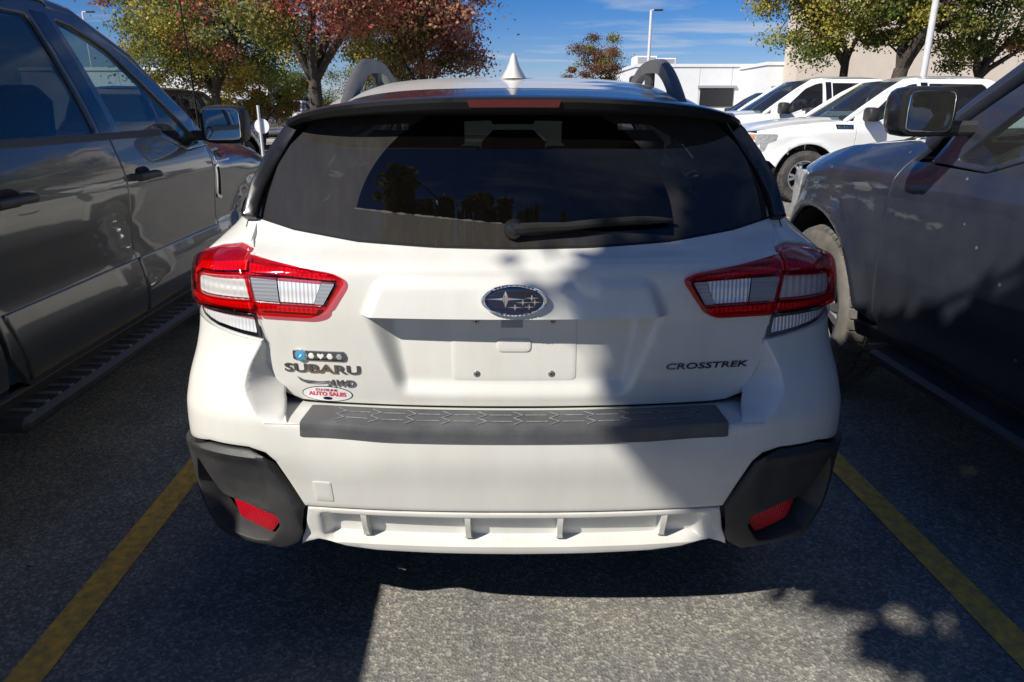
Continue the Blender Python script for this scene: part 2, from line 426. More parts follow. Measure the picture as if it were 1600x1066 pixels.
class MB:
    """collects shapes for ONE part"""
    def __init__(s): s.v = []; s.f = []
    def add(s, vs, fs):
        k = len(s.v); s.v += [tuple(v) for v in vs]; s.f += [tuple(i + k for i in f) for f in fs]; return s
    def box(s, c, d, M=None, bev=0.0):
        x, y, z = (q / 2 for q in d)
        if bev <= 0:
            vs = [(a * x, b * y, e * z) for a in (-1, 1) for b in (-1, 1) for e in (-1, 1)]
            fs = [(0, 1, 3, 2), (4, 6, 7, 5), (0, 4, 5, 1), (2, 3, 7, 6), (0, 2, 6, 4), (1, 5, 7, 3)]
        else:
            b = min(bev, x * .98, y * .98, z * .98)
            vs = []; idx = {}
            for sx in (-1, 1):
                for sy in (-1, 1):
                    for sz in (-1, 1):
                        for ax in range(3):
                            p = [sx * (x - b), sy * (y - b), sz * (z - b)]
                            p[ax] = (sx * x, sy * y, sz * z)[ax]
                            idx[(sx, sy, sz, ax)] = len(vs); vs.append(tuple(p))
            fs = []
            for ax in range(3):
                o1, o2 = [(1, 2), (0, 2), (0, 1)][ax]
                for sg in (-1, 1):
                    q = []
                    for a, b2 in ((-1, -1), (1, -1), (1, 1), (-1, 1)):
                        k = [0, 0, 0]; k[ax] = sg; k[o1] = a; k[o2] = b2; q.append(idx[(*k, ax)])
                    fs.append(tuple(q))
                for a in (-1, 1):
                    for b2 in (-1, 1):
                        k0 = [0, 0, 0]; k1 = [0, 0, 0]
                        k0[ax] = -1; k1[ax] = 1
                        for k in (k0, k1): k[o1] = a; k[o2] = b2
                        fs.append((idx[(*k0, o1)], idx[(*k1, o1)], idx[(*k1, o2)], idx[(*k0, o2)]))
            for sx in (-1, 1):
                for sy in (-1, 1):
                    for sz in (-1, 1):
                        fs.append(tuple(idx[(sx, sy, sz, a)] for a in range(3)))
        vs = [Vector(v) for v in vs]
        if M is not None: vs = [M @ v for v in vs]
        return s.add([(v[0] + c[0], v[1] + c[1], v[2] + c[2]) for v in vs], fs)
    def tube(s, pts, rad, n=8, cap=True):
        pts = [Vector(p) for p in pts]
        rads = rad if isinstance(rad, (list, tuple)) else [rad] * len(pts)
        rings = []
        up = Vector((0.13, 0.21, 0.97))
        for i, p in enumerate(pts):
            d = (pts[min(i + 1, len(pts) - 1)] - pts[max(i - 1, 0)]).normalized()
            a = d.cross(up)
            if a.length < 1e-4: a = d.cross(Vector((1, 0, 0)))
            a.normalize(); b = d.cross(a)
            rings.append([p + (a * math.cos(t) + b * math.sin(t)) * rads[i] for t in [2 * math.pi * k / n for k in range(n)]])
        vs = [v for r in rings for v in r]; fs = []
        for i in range(len(pts) - 1):
            for k in range(n):
                fs.append((i * n + k, i * n + (k + 1) % n, (i + 1) * n + (k + 1) % n, (i + 1) * n + k))
        if cap:
            fs.append(tuple(range(n))); fs.append(tuple((len(pts) - 1) * n + k for k in range(n))[::-1])
        return s.add(vs, fs)
    def lathe(s, prof, n=32, axis='x', c=(0, 0, 0), close=False):
        vs = []; m = len(prof)
        for k in range(n):
            t = 2 * math.pi * k / n
            for (a, r) in prof:
                q = (a, r * math.cos(t), r * math.sin(t)) if axis == 'x' else ((r * math.cos(t), a, r * math.sin(t)) if axis == 'y' else (r * math.cos(t), r * math.sin(t), a))
                vs.append((q[0] + c[0], q[1] + c[1], q[2] + c[2]))
        fs = []
        for k in range(n):
            for j in range(m - (0 if close else 1)):
                fs.append((k * m + j, k * m + (j + 1) % m, ((k + 1) % n) * m + (j + 1) % m, ((k + 1) % n) * m + j))
        return s.add(vs, fs)
    def build(s, name, mat, parent=None, smooth=True, sharp=38): return mesh(name, s.v, s.f, mat, parent, smooth, sharp)

def pch(t):
    X = np.array([a for a, b in t], float); Y = np.array([b for a, b in t], float)
    d = np.diff(Y) / np.diff(X); m = np.zeros(len(X)); m[0] = d[0]; m[-1] = d[-1]
    for i in range(1, len(X) - 1):
        m[i] = 0 if d[i - 1] * d[i] <= 0 else 2 * d[i - 1] * d[i] / (d[i - 1] + d[i])
    def f(x):
        x = np.clip(np.asarray(x, float), X[0], X[-1]); i = np.clip(np.searchsorted(X, x) - 1, 0, len(X) - 2)
        h = X[i + 1] - X[i]; s = (x - X[i]) / h
        return (2*s**3-3*s**2+1)*Y[i]+(s**3-2*s**2+s)*h*m[i]+(-2*s**3+3*s**2)*Y[i+1]+(s**3-s**2)*h*m[i+1]
    return f

def sm(a, b, x):
    t = np.clip((np.asarray(x, float) - a) / (b - a), 0, 1); return t * t * (3 - 2 * t)

def rpoly(P, r, n=5):
    """round the corners of a polygon; r a number or one per corner"""
    P = [np.array(p, float) for p in P]; out = []
    rs = r if isinstance(r, (list, tuple)) else [r] * len(P)
    for i, p in enumerate(P):
        a, b = P[i - 1] - p, P[(i + 1) % len(P)] - p
        la, lb = np.linalg.norm(a), np.linalg.norm(b)
        q = min(rs[i], la * .45, lb * .45)
        if q < 1e-5: out.append(p); continue
        p1, p2 = p + a / la * q, p + b / lb * q
        for t in np.linspace(0, 1, n): out.append((1-t)**2 * p1 + 2*t*(1-t) * p + t*t * p2)
    return [tuple(q) for q in out]

def resample(P, res):
    out = []
    for i in range(len(P)):
        a, b = np.array(P[i], float), np.array(P[(i + 1) % len(P)], float)
        k = max(1, int(round(np.linalg.norm(b - a) / res)))
        for j in range(k): out.append(a + (b - a) * j / k)
    return np.array(out)

def inpoly(pts, poly):
    x, y = pts[:, 0], pts[:, 1]; ins = np.zeros(len(pts), bool); n = len(poly)
    px, py = poly[:, 0], poly[:, 1]; j = n - 1
    for i in range(n):
        c = ((py[i] > y) != (py[j] > y))
        if c.any():
            xi = (px[j] - px[i]) * (y - py[i]) / (py[j] - py[i] + 1e-15) + px[i]
            ins ^= c & (x < xi)
        j = i
    return ins

def area(P):
    P = np.asarray(P); x, y = P[:, 0], P[:, 1]
    return 0.5 * np.sum(x * np.roll(y, -1) - np.roll(x, -1) * y)

def inset(P, d, want=False):
    a = np.roll(P, 1, 0); b = np.roll(P, -1, 0)
    t1 = P - a; t2 = b - P
    t1 /= np.linalg.norm(t1, axis=1)[:, None] + 1e-12; t2 /= np.linalg.norm(t2, axis=1)[:, None] + 1e-12
    n1 = np.stack([-t1[:, 1], t1[:, 0]], 1); n2 = np.stack([-t2[:, 1], t2[:, 0]], 1)
    n = n1 + n2; n /= np.linalg.norm(n, axis=1)[:, None] + 1e-12
    c = np.maximum((n * n1).sum(1), 0.5)
    return (P + n * (d / c)[:, None], -n) if want else P + n * (d / c)[:, None]

def panel(name, poly, fn, res, mat, parent, holes=(), rim=0.012, rnd=0.004, off=0.0, out=(0, -1, 0), extra=None,
          mirror=False, both=None, bres=None, sharp=38, label=None, smooth_n=False):
    """A sheet of bodywork: outline `poly` in a parameter plane, laid on the surface fn(a, b) -> xyz,
    with rounded edges turned inwards.  `off` lifts it along the outward normal."""
    bres = bres or res
    loops = [np.array(resample(poly, bres))] + [np.array(resample(h, bres)) for h in holes]
    if area(loops[0]) < 0: loops[0] = loops[0][::-1]
    for i in range(1, len(loops)):
        if area(loops[i]) > 0: loops[i] = loops[i][::-1]
    pts = []; sink = []; edges = []; onrm = []
    ring_idx = []
    for L in loops:
        k = len(pts); n = len(L)
        pts += list(L); sink += [rnd] * n; onrm += list(inset(L, 0, True)[1])
        edges += [(k + i, k + (i + 1) % n) for i in range(n)]
        ring_idx.append(list(range(k, k + n)))
    P0 = loops[0]
    def inside(p):
        ok = inpoly(p, P0)
        for h in loops[1:]: ok &= ~inpoly(p, h)
        return ok
    def far(p, d):
        ok = np.ones(len(p), bool)
        for L in loops:
            A = L; B = np.roll(L, -1, 0)
            for a, b in zip(A, B):
                ab = b - a; t = np.clip(((p - a) @ ab) / (ab @ ab + 1e-15), 0, 1)
                q = a + t[:, None] * ab
                ok &= ((p - q) ** 2).sum(1) > d * d
        return ok
    if rnd > 0:
        for d, sfac in ((rnd * 0.35, 0.24), (rnd * 1.1, 0.0)):
            for L in loops:
                q, nn = inset(L, d, True); k_ = inside(q); q = q[k_]; nn = nn[k_]
                k_ = far(q, d * 0.6); q = q[k_]; nn = nn[k_]
                pts += list(q); sink += [rnd * sfac] * len(q); onrm += list(nn)
    lo, hi = P0.min(0), P0.max(0)
    gx = np.arange(lo[0] + res * .37, hi[0], res); gy = np.arange(lo[1] + res * .41, hi[1], res)
    if len(gx) and len(gy):
        gxx, gyy = np.meshgrid(gx, gy); gxx[1::2] += res * .5
        g = np.stack([gxx.ravel(), gyy.ravel()], 1)
        g = g[inside(g)]
        if len(g): g = g[far(g, max(rnd * 1.6, res * .45))]
        pts += list(g); sink += [0.0] * len(g); onrm += [np.zeros(2)] * len(g)
    if extra is not None and len(extra):
        e = np.array(extra, float); e = e[inside(e)]; e = e[far(e, max(rnd * 1.2, 0.002))]
        pts += list(e); sink += [0.0] * len(e); onrm += [np.zeros(2)] * len(e)
    V, E_, Fc, ov, oe, of = delaunay_2d_cdt([Vector((float(p[0]), float(p[1]))) for p in pts], edges, [], 0, 1e-7)
    V = np.array([(v.x, v.y) for v in V]); Fc = np.array([f for f in Fc if len(f) == 3])
    cen = V[Fc].mean(1); Fc = Fc[inside(cen)]
    ok = np.abs(np.cross(V[Fc[:, 1]] - V[Fc[:, 0]], V[Fc[:, 2]] - V[Fc[:, 0]])) > 1e-12 if False else np.ones(len(Fc), bool)
    Fc = Fc[ok]
    back = {}
    sk = np.zeros(len(V))
    for i, o in enumerate(ov):
        if len(o): sk[i] = max(sink[q] for q in o)
        for q in o: back[q] = i
    e = 2e-4
    S = fn(V[:, 0], V[:, 1])
    Nn = np.cross(fn(V[:, 0] + e, V[:, 1]) - fn(V[:, 0] - e, V[:, 1]), fn(V[:, 0], V[:, 1] + e) - fn(V[:, 0], V[:, 1] - e))
    Nn /= np.linalg.norm(Nn, axis=1)[:, None] + 1e-15
    flip = (Nn.mean(0) @ np.array(out)) < 0
    if flip: Nn = -Nn; Fc = Fc[:, ::-1]
    S = S + Nn * (off - sk)[:, None]
    VN = Nn.copy()
    if smooth_n:
        O2 = np.zeros((len(V), 2))
        for i, o in enumerate(ov):
            if len(o): O2[i] = onrm[o[0]]
        od = fn(V[:, 0] + O2[:, 0] * e, V[:, 1] + O2[:, 1] * e) - fn(V[:, 0], V[:, 1])
        od /= np.linalg.norm(od, axis=1)[:, None] + 1e-12
        w_ = np.clip(sk / max(rnd, 1e-9), 0, 1)[:, None] if rnd > 0 else np.zeros((len(V), 1))
        VN = Nn * (1 - .62 * w_) + od * w_ * .85
    verts = list(S); faces = [tuple(f) for f in Fc]
    if rim > 0:
        for ring in ring_idx:
            r = [back[i] for i in ring]
            k = len(verts)
            verts += [S[i] - Nn[i] * rim for i in r]
            if smooth_n: VN = np.concatenate([VN, od[r]])
            n = len(r)
            for i in range(n):
                q = (r[i], k + i, k + (i + 1) % n, r[(i + 1) % n])
                faces.append(q if not flip else q[::-1])
    objs = []
    if mirror != 'only':
        objs.append(mesh(name, verts, faces, mat, parent, True, sharp))
    if mirror:
        mv = [(-v[0], v[1], v[2]) for v in verts]
        objs.append(mesh(name, mv, [f[::-1] for f in faces], mat, parent, True, sharp))
    if smooth_n:
        for o in objs:
            s_ = -1.0 if (o is objs[-1] and mirror) else 1.0
            for ed in o.data.edges: ed.use_edge_sharp = False
            o.data.normals_split_custom_set_from_vertices([(s_ * float(v[0]), float(v[1]), float(v[2])) for v in VN])
    for o in objs:
        if label: o['label'] = label
    return objs[0] if len(objs) == 1 else objs

def sheet(name, fn, a, b, na, nb, mat, parent, flip=False, sharp=38, thick=0.0):
    """regular grid on fn(s, t)"""
    A, B = np.meshgrid(np.linspace(*a, na), np.linspace(*b, nb), indexing='ij')
    P = fn(A.ravel(), B.ravel())
    vs = [tuple(p) for p in P]; fs = []
    for i in range(na - 1):
        for j in range(nb - 1):
            q = (i * nb + j, (i + 1) * nb + j, (i + 1) * nb + j + 1, i * nb + j + 1)
            fs.append(q[::-1] if flip else q)
    return mesh(name, vs, fs, mat, parent, True, sharp)

def st(*c): return np.stack([np.broadcast_to(np.asarray(q, float), np.broadcast(*c).shape) for q in c], -1)

def text_mesh(txt, size=1.0, bold=0.0, shear=0.0, depth=0.0):
    """flat or raised lettering as (verts, faces), width-normalised so that x runs 0..1"""
    cu = bpy.data.curves.new('lettering', 'FONT')
    cu.body = txt; cu.size = size; cu.offset = bold; cu.shear = shear; cu.extrude = depth; cu.resolution_u = 3
    o = bpy.data.objects.new('lettering', cu); COL.objects.link(o)
    dg = bpy.context.evaluated_depsgraph_get()
    me = bpy.data.meshes.new_from_object(o.evaluated_get(dg))
    v = np.array([q.co[:] for q in me.vertices]); f = [tuple(p.vertices) for p in me.polygons]
    bpy.data.objects.remove(o); bpy.data.meshes.remove(me); bpy.data.curves.remove(cu)
    lo, hi = v.min(0), v.max(0)
    v[:, 0] = (v[:, 0] - lo[0]) / (hi[0] - lo[0]); v[:, 1] = (v[:, 1] - lo[1]) / (hi[1] - lo[1])
    if hi[2] - lo[2] > 1e-9: v[:, 2] = (v[:, 2] - lo[2]) / (hi[2] - lo[2])
    return v, f

# ================================================================== the white car (local frame: y forward from the rear bumper, z up)
PL = np.array([(0,0),(.2,.004),(.4,.018),(.55,.037),(.66,.058),(.74,.085),(.80,.12),(.842,.165),(.868,.22),(.882,.29),(.889,.38),(.892,.5),(.893,.7),(.893,1.0),(.893,1.6),(.893,2.4),(.893,3.3),(.87,3.75),(.80,4.1),(.70,4.28)])
def spline(P, n=20):
    out = []
    for i in range(len(P) - 1):
        p0 = P[max(i-1, 0)]; p1 = P[i]; p2 = P[i+1]
        if i == 0: p0 = np.array([-P[1][0], P[1][1]])
        d1 = np.linalg.norm(p2 - p1)
        def tang(a, b, c):
            da = np.linalg.norm(b-a) + 1e-9; db = np.linalg.norm(c-b) + 1e-9
            return ((b-a)/da*db + (c-b)/db*da) / (da+db)
        m1 = tang(p0, p1, p2) * d1; m2 = (tang(p1, p2, P[i+2]) if i + 2 < len(P) else (p2-p1)/d1) * d1
        for s in np.linspace(0, 1, n, endpoint=False):
            out.append((2*s**3-3*s**2+1)*p1+(s**3-2*s**2+s)*m1+(-2*s**3+3*s**2)*p2+(s**3-s**2)*m2)
    out.append(P[-1]); return np.array(out)
PD = spline(PL); PU = np.concatenate([[0], np.cumsum(np.linalg.norm(np.diff(PD, axis=0), axis=1))])
def u_at(y): return float(np.interp(y, PD[:, 1], PU))
W_ = pch([(.28,.855),(.35,.885),(.45,.902),(.55,.902),(.65,.902),(.77,.896),(.85,.882),(.93,.875),(1.0,.872),(1.07,.862),(1.12,.826),(1.17,.785),(1.30,.73),(1.43,.635),(1.50,.55)])
yq_ = pch([(.28,.075),(.35,.052),(.45,.03),(.55,.015),(.65,.0),(.715,.003),(.76,.022),(.80,.045),(.86,.080),(.90,.098),(.95,.106),(1.0,.11),(1.08,.122),(1.098,.135),(1.126,.18),(1.17,.215),(1.3,.30),(1.43,.395),(1.5,.45)])
kq_ = pch([(.9,1.0),(1.06,1.05),(1.12,1.3),(1.2,1.65),(1.5,1.8)])
uc_ = pch([(.40,.50),(.486,.537),(.575,.558),(.674,.594),(.70,.61),(.75,.646),(.80,.675),(.83,.672),(.87,.654),(.904,.633),(.95,.60)])
sl_ = pch([(.58,0),(.64,.04),(.70,.06),(.724,.1),(.735,.5),(.75,1.1),(.78,1.45),(.88,1.45),(.91,.8),(.94,0)])
def Q(u, z):
    u = np.asarray(u, float); z = np.asarray(z, float); s = np.sign(u); u = np.abs(u)
    x = np.interp(u, PU, PD[:, 0]); y = np.interp(u, PU, PD[:, 1])
    tail = np.where(y < 1.2, y * kq_(z), y + 1.2 * (kq_(z) - 1) * np.clip(1 - (y - 1.2) / 1.5, 0, 1))
    return np.stack([s * (x + (W_(z) - .893) * (x / .893) ** 4), yq_(z) * np.clip(1 - (y - .6) / 1.0, 0, 1) + tail, z + 0 * x], -1)
def BUMP(u, z):                       # bumper skin: Q with the scooped inner wall of the corners
    p = Q(u, z); a = np.abs(np.asarray(u, float))
    d = uc_(z) - a
    p[..., 1] += sl_(z) * np.where(d > 0, np.sqrt(d * d + .004 ** 2) - .004, 0) * sm(.30, .50, a)
    p[..., 1] += .010 * np.exp(-((a - uc_(z)) / .05) ** 2) * 0
    return p
yt_ = pch([(.72,.127),(.735,.125),(.78,.118),(.85,.112),(.95,.108),(1.03,.113),(1.08,.120),(1.094,.128),(1.108,.152),(1.126,.185),(1.2,.24)])
ct_ = pch([(.7,.14),(1.0,.135),(1.06,.15),(1.15,.25),(1.3,.26)])
def T0(x, z):
    x = np.asarray(x, float); z = np.asarray(z, float)
    return np.stack([x + 0*z, yt_(z) + ct_(z) * x * x, z + 0*x], -1)
def trap(z, z0, w0, z1, w1): return w0 + (w1 - w0) * (np.asarray(z) - z0) / (z1 - z0)
LIPZ = .9725
def T(x, z):                          # tailgate skin with the handle lip and the plate recess pressed in
    p = T0(x, z); a = np.abs(np.asarray(x, float)); z = np.asarray(z, float)
    # lip above the plate
    wl = np.where(z > 1.044, trap(z, 1.044, .346, 1.068, .312), trap(z, LIPZ, .376, 1.044, .346))
    side = sm(0, .030, wl - a)
    h = np.where(z > LIPZ, sm(1.070, 1.042, z) * .014 + np.clip((1.042 - z) / .07, 0, 1) * .010, 0)
    p[..., 1] -= h * side
    # recess
    wo = trap(z, .757, .292, LIPZ, .370); wi = trap(z, .757, .262, LIPZ, .296)
    dep = np.where(z <= LIPZ, trap(z, .79, .024, LIPZ, .048), 0)
    dep = dep * sm(.755, .800, z)
    p[..., 1] += dep * sm(0, 1, (wo - a) / (wo - wi))
    return p
yg_ = pch([(1.10,.17),(1.126,.19),(1.3,.30),(1.46,.42),(1.5,.455)])
def G(x, z):
    x = np.asarray(x, float); z = np.asarray(z, float)
    return np.stack([x + 0*z, yg_(z) + .26 * x * x, z + 0*x], -1)
def full(half): return [tuple(p) for p in half] + [(-p[0], p[1]) for p in half[::-1] if p[0] > 1e-6]

def white_car():
    root = empty('parked_car', (0.005, 1.52, 0))
    tag(root, 'white compact crossover seen from behind, nosed in between two dark pickup trucks', 'car')
    WP = 'white_paint'
    # ---- tailgate
    tg = [(0,.731),(.30,.730),(.50,.731),(.548,.734),(.588,.750),(.612,.79),(.629,.845),(.637,.91),(.642,.975),(.654,1.045),(.675,1.10),(.697,1.132),(.704,1.16),(.700,1.180),(.677,1.179),(.566,1.155),(.39,1.135),(.194,1.127),(0,1.125)]
    ex = []
    for zz_ in (LIPZ + .0012, LIPZ - .0012, LIPZ + .006, LIPZ - .006):
        ex += [(x, zz_) for x in np.linspace(-.374, .374, 150)]
    for k in range(60):
        z = .757 + (LIPZ - .002 - .757) * k / 59
        for w0, w1 in ((.292, .370), (.262, .296)):
            w = trap(z, .757, w0, LIPZ, w1); ex += [(w, z), (-w, z)]
    lhole = [(.655,1.098),(.640,1.040),(.628,.975),(.500,.972),(.474,.982),(.425,1.052),(.440,1.066)]
    tail = panel('tailgate', full(tg), T, .0085, WP, root, rim=.03, rnd=.004, extra=ex, sharp=30, holes=[lhole, [(-a, b) for a, b in lhole]])
    # inner black backing, seen through the shut lines
    panel('shut_line', full([(0,.70),(.60,.70),(.66,.80),(.70,.95),(.73,1.12),(.72,1.17),(0,1.12)]), lambda x, z: T0(x, z) + np.array([0, .075, 0]), .06, 'gap_black', root, rim=0, rnd=0)
    # dark seal that shows as the shut line round the lid
    tp = np.array(resample(full(tg), .02)); tp = tp if area(tp) > 0 else tp[::-1]
    panel('weather_seal', [tuple(q) for q in inset(tp, -.0050)], T0, .05, 'gap_black', root, holes=[[tuple(q) for q in inset(tp, .004)]], rim=.01, rnd=0, off=-.0045)
    # ---- plate fixings on the tailgate
    panel('plate_bracket', rpoly([(-.156,.797),(.156,.797),(.156,.966),(-.156,.966)], .014), T, .012, WP, tail, rim=.002, rnd=.0012, off=.0014)
    slot = rpoly([(-.043,.872),(.043,.872),(.043,.906),(-.043,.906)], .014, 7)
    panel('plate_slot', slot, T, .008, WP, tail, rim=.004, rnd=.003, off=.0045)
    panel('plate_label', [(-.032,.934),(.022,.934),(.022,.955),(-.032,.955)], T, .01, 'grey_trim', tail, rim=.001, rnd=0, off=.0022)
    for sx in (-.094, .094):
        for z in (.815, .950):
            p = T(np.array([sx]), np.array([z]))[0]
            m = MB(); m.lathe([(-.001, .0001), (-.0045, .0001), (-.0045, .006), (-.003, .0085), (.002, .0085)], 14, 'y', p)
            sc = m.build('screw', 'screw_metal', tail)
            m = MB(); m.lathe([(-.0052, .0001), (-.0052, .0028), (-.004, .0028)], 8, 'y', p); m.build('screw_socket', 'gap_black', sc if False else tail)
    # ---- oval emblem
    c = (0.0, 1.019); ea, eb = .0755, .0355
    def oval(k, n=48): return [(c[0] + ea * k * math.cos(t), c[1] + eb * k * math.sin(t)) for t in np.linspace(0, 2 * math.pi, n, endpoint=False)]
    em = panel('emblem', oval(.93), T0, .012, 'emblem_blue', tail, rim=.004, rnd=.001, off=.032)
    panel('emblem_rim', oval(1.03), T0, .012, 'chrome', tail, holes=[oval(.89)], rim=.012, rnd=.0035, off=.0365)
    def star(cx, cz, a, b):
        return [(cx + dx_ * a, cz + dz_ * b) for dx_, dz_ in ((1,0),(.13,.14),(0,1),(-.13,.14),(-1,0),(-.13,-.14),(0,-1),(.13,-.14))]
    for (cx, cz, a, b) in ((-.020,.0035,.050,.021),(.041,.006,.018,.0085),(.020,-.0045,.018,.008),(.048,-.004,.016,.008),(.002,-.016,.019,.0085),(.035,-.015,.015,.0075)):
        panel('star', star(c[0] + cx, c[1] + cz, a, b), T0, .012, 'chrome', tail, rim=.001, rnd=.0004, off=.0335)
    # ---- raised lettering and badges
    def letters(txt, x0, x1, z0, z1, mat, h=.004, bold=.02, shear=0.0, off=.0005, tilt=0.0, name='lettering'):
        v, f = text_mesh(txt, 1, bold, shear, .05)
        X = x0 + (x1 - x0) * v[:, 0]; Zz = z0 + (z1 - z0) * v[:, 1] + tilt * (v[:, 0] - .5)
        p = T(X, Zz); p[:, 1] -= off + h * v[:, 2]
        return mesh(name, p, f, mat, tail, False)
    letters('SUBARU', -.583, -.386, .816, .8395, 'dark_chrome', bold=.025, h=.003)
    letters('AWD', -.475, -.402, .781, .7985, 'dark_chrome', bold=.02, shear=.3)
    sw = [(-.552,.802),(-.535,.794),(-.50,.792),(-.468,.795),(-.472,.788),(-.50,.785),(-.53,.786),(-.545,.792)]
    panel('swoosh', sw, T, .01, 'dark_chrome', tail, rim=.003, rnd=.0008, off=.003)
    letters('CROSSTREK', .380, .592, .829, .8455, 'dark_chrome', bold=.015, h=.003, shear=.12)
    # badge of ownership: blue roundel and four small shields on a dark bar
    bar = rpoly([(-.556,.850),(-.421,.850),(-.416,.862),(-.421,.876),(-.556,.876)], .006)
    bd = panel('badge_bar', bar, T, .01, 'dark_chrome', tail, rim=.004, rnd=.0015, off=.004)
    def disc(x, z, r, n=20): return [(x + r * math.cos(t), z + r * math.sin(t)) for t in np.linspace(0, 2 * math.pi, n, endpoint=False)]
    panel('badge_ring', disc(-.534,.863,.0165), T, .01, 'chrome', tail, rim=.004, rnd=.001, off=.006)
    panel('badge_roundel', disc(-.534,.863,.0138), T, .01, 'badge_blue', tail, rim=.002, rnd=.001, off=.0075)
    panel('badge_cross', [(-.539,.858),(-.5325,.861),(-.529,.868),(-.5355,.8655)], T, .01, 'badge_white', tail, rim=.001, rnd=0, off=.0085)
    for i, x in enumerate((-.507, -.483, -.459, -.435)):
        sh = disc(x, .863, .0082, 6) if i != 1 else [(x,.8545),(x+.009,.864),(x+.007,.870),(x,.867),(x-.007,.870),(x-.009,.864)]
        panel('badge_shield', sh, T, .01, 'badge_white' if i < 3 else 'grey_trim', tail, rim=.001, rnd=.0005, off=.0055)
    # oval dealer sticker
    oc = (-.4785, .7555)
    def ov(a, b, n=40, dx_=0, dz_=0): return [(oc[0] + dx_ + a * math.cos(t), oc[1] + dz_ + b * math.sin(t)) for t in np.linspace(0, 2 * math.pi, n, endpoint=False)]
    panel('sticker_edge', ov(.067,.0225), T, .012, 'gap_black', tail, rim=.001, rnd=0, off=.0008)
    panel('sticker', ov(.0645,.0205), T, .012, 'sticker_white', tail, rim=.001, rnd=0, off=.0013)
    letters('STATELINE', oc[0]-.030, oc[0]+.028, oc[1]+.0085, oc[1]+.0150, 'sticker_dark_red', h=.0004, off=.0016, bold=.03)
    letters('AUTO SALES', oc[0]-.050, oc[0]+.050, oc[1]-.0055, oc[1]+.0065, 'sticker_red', h=.0004, off=.0016, bold=.05)
    panel('sticker_oval', ov(.0125,.0045, 20, 0, -.0125), T, .01, 'emblem_blue', tail, rim=.0005, rnd=0, off=.0018)

    # ---- rear glass, side fins, wiper
    gl = [(0,1.129),(.194,1.131),(.39,1.139),(.566,1.159),(.668,1.182),(.668,1.209),(.658,1.248),(.634,1.305),(.600,1.361),(.555,1.405),(.53,1.44),(0,1.447)]
    glass_o = panel('rear_window', full(gl), G, .03, 'rear_glass', root, rim=0, rnd=0, off=-.004)
    # black frit band round the pane
    gi = [(0,1.142),(.194,1.144),(.39,1.152),(.556,1.172),(.645,1.192),(.645,1.212),(.632,1.25),(.606,1.305),(.572,1.357),(.53,1.395),(.50,1.409),(0,1.428)]
    panel('window_frit', full(gl), G, .03, 'gloss_black', glass_o, holes=[full(gi)], rim=0, rnd=0, off=-.0075)
    fin = [(.672,1.182),(.714,1.186),(.694,1.275),(.664,1.342),(.628,1.402),(.600,1.432),(.565,1.432),(.602,1.368),(.636,1.307),(.660,1.25),(.670,1.21)]
    panel('side_fin', fin, lambda x, z: G(x, z) - np.stack([0*x, .035 * sm(.60, .72, x) + 0*z, 0*x], -1), .015, 'gloss_black', root, rim=.05, rnd=.006, mirror=True)
    m = MB()
    p0 = G(np.array([0.0]), np.array([1.168]))[0] + np.array([0, -.012, 0])
    m.lathe([(.012, .026), (-.002, .026), (-.012, .020), (-.016, .0001)], 20, 'y', p0)
    m.build('wiper_pivot', 'gloss_black', root)
    arm = [(0,0),(.06,.004),(.14,.006),(.22,.012),(.30,.020),(.36,.024)]
    m = MB()
    pts = [G(np.array([a]), np.array([1.170 + b]))[0] + np.array([0, -.022, .0]) for a, b in arm]
    m.tube(pts[:4], [.015, .013, .010, .007], 8)
    m.build('wiper_arm', 'gap_black', root)
    m = MB()
    bl = [G(np.array([a]), np.array([1.158 + .055 * a + .012 * math.sin(a * 7)]))[0] + np.array([0, -.014, 0]) for a in np.linspace(.02, .40, 12)]
    m.tube(bl, [.006] + [.011] * 9 + [.008, .004], 8)
    m.build('wiper_blade', 'gap_black', root)

    # ---- bumper: one skin round the corners
    ue = 1.17
    clad_in = [(.60,.625),(.590,.610),(.533,.478)]
    half = [(0,.722),(.30,.722),(.50,.7225),(.555,.725),(.566,.735),(.584,.762),(.600,.81),(.616,.86),(.634,.904),(.70,.913),(.78,.924),(.86,.937),(.93,.945),(ue,.948),
            (ue,.604),(1.0,.609),(.90,.624),(.78,.650),(.66,.651),(.617,.640),(.594,.618),(.536,.484),(0,.487)]
    exb = []
    for z in np.linspace(.60, .93, 60):
        for d in (-.004, 0, .004): exb += [(float(uc_(z)) + d, z), (-float(uc_(z)) - d, z)]
    bum = panel('bumper', full(half), BUMP, .011, WP, root, rim=.025, rnd=.006, extra=exb, sharp=45)
    # shelf between bumper edge and tailgate
    def SHELF(x, t):
        f = BUMP(x, np.full_like(x, .722))[..., 1] + .006; b = T0(x, np.full_like(x, .735))[..., 1] + .03
        return np.stack([x, f + (b - f) * t, .7205 + .004 * t + 0*x], -1)
    sheet('bumper_shelf', SHELF, (-.612, .612), (-.06, 1), 66, 8, WP, root, flip=False)
    # square tow-eye cover
    panel('tow_eye_cover', rpoly([(-.503,.506),(-.455,.506),(-.457,.566),(-.506,.566)], .006), BUMP, .012, WP, bum, rim=.0, rnd=.0015, off=.0016)
    # step guard: lies on the shelf and turns down over its edge
    def PAD(x, t):
        x = np.asarray(x, float); t = np.asarray(t, float)
        f = BUMP(x, np.full_like(x, .71))[..., 1]; b = T0(x, np.full_like(x, .735))[..., 1] - .012
        # t: 0 at the tailgate .. 1 at the edge, 1..1.35 down the face
        top = np.clip(t, 0, 1); dn = np.clip(t - 1, 0, 1)
        r = sm(.9, 1.1, t)
        y = b + (f - b) * top - .004 * r
        z = .7285 + .002 * (1 - top) - dn * .105 - .004 * r
        return np.stack([x, y, z], -1)
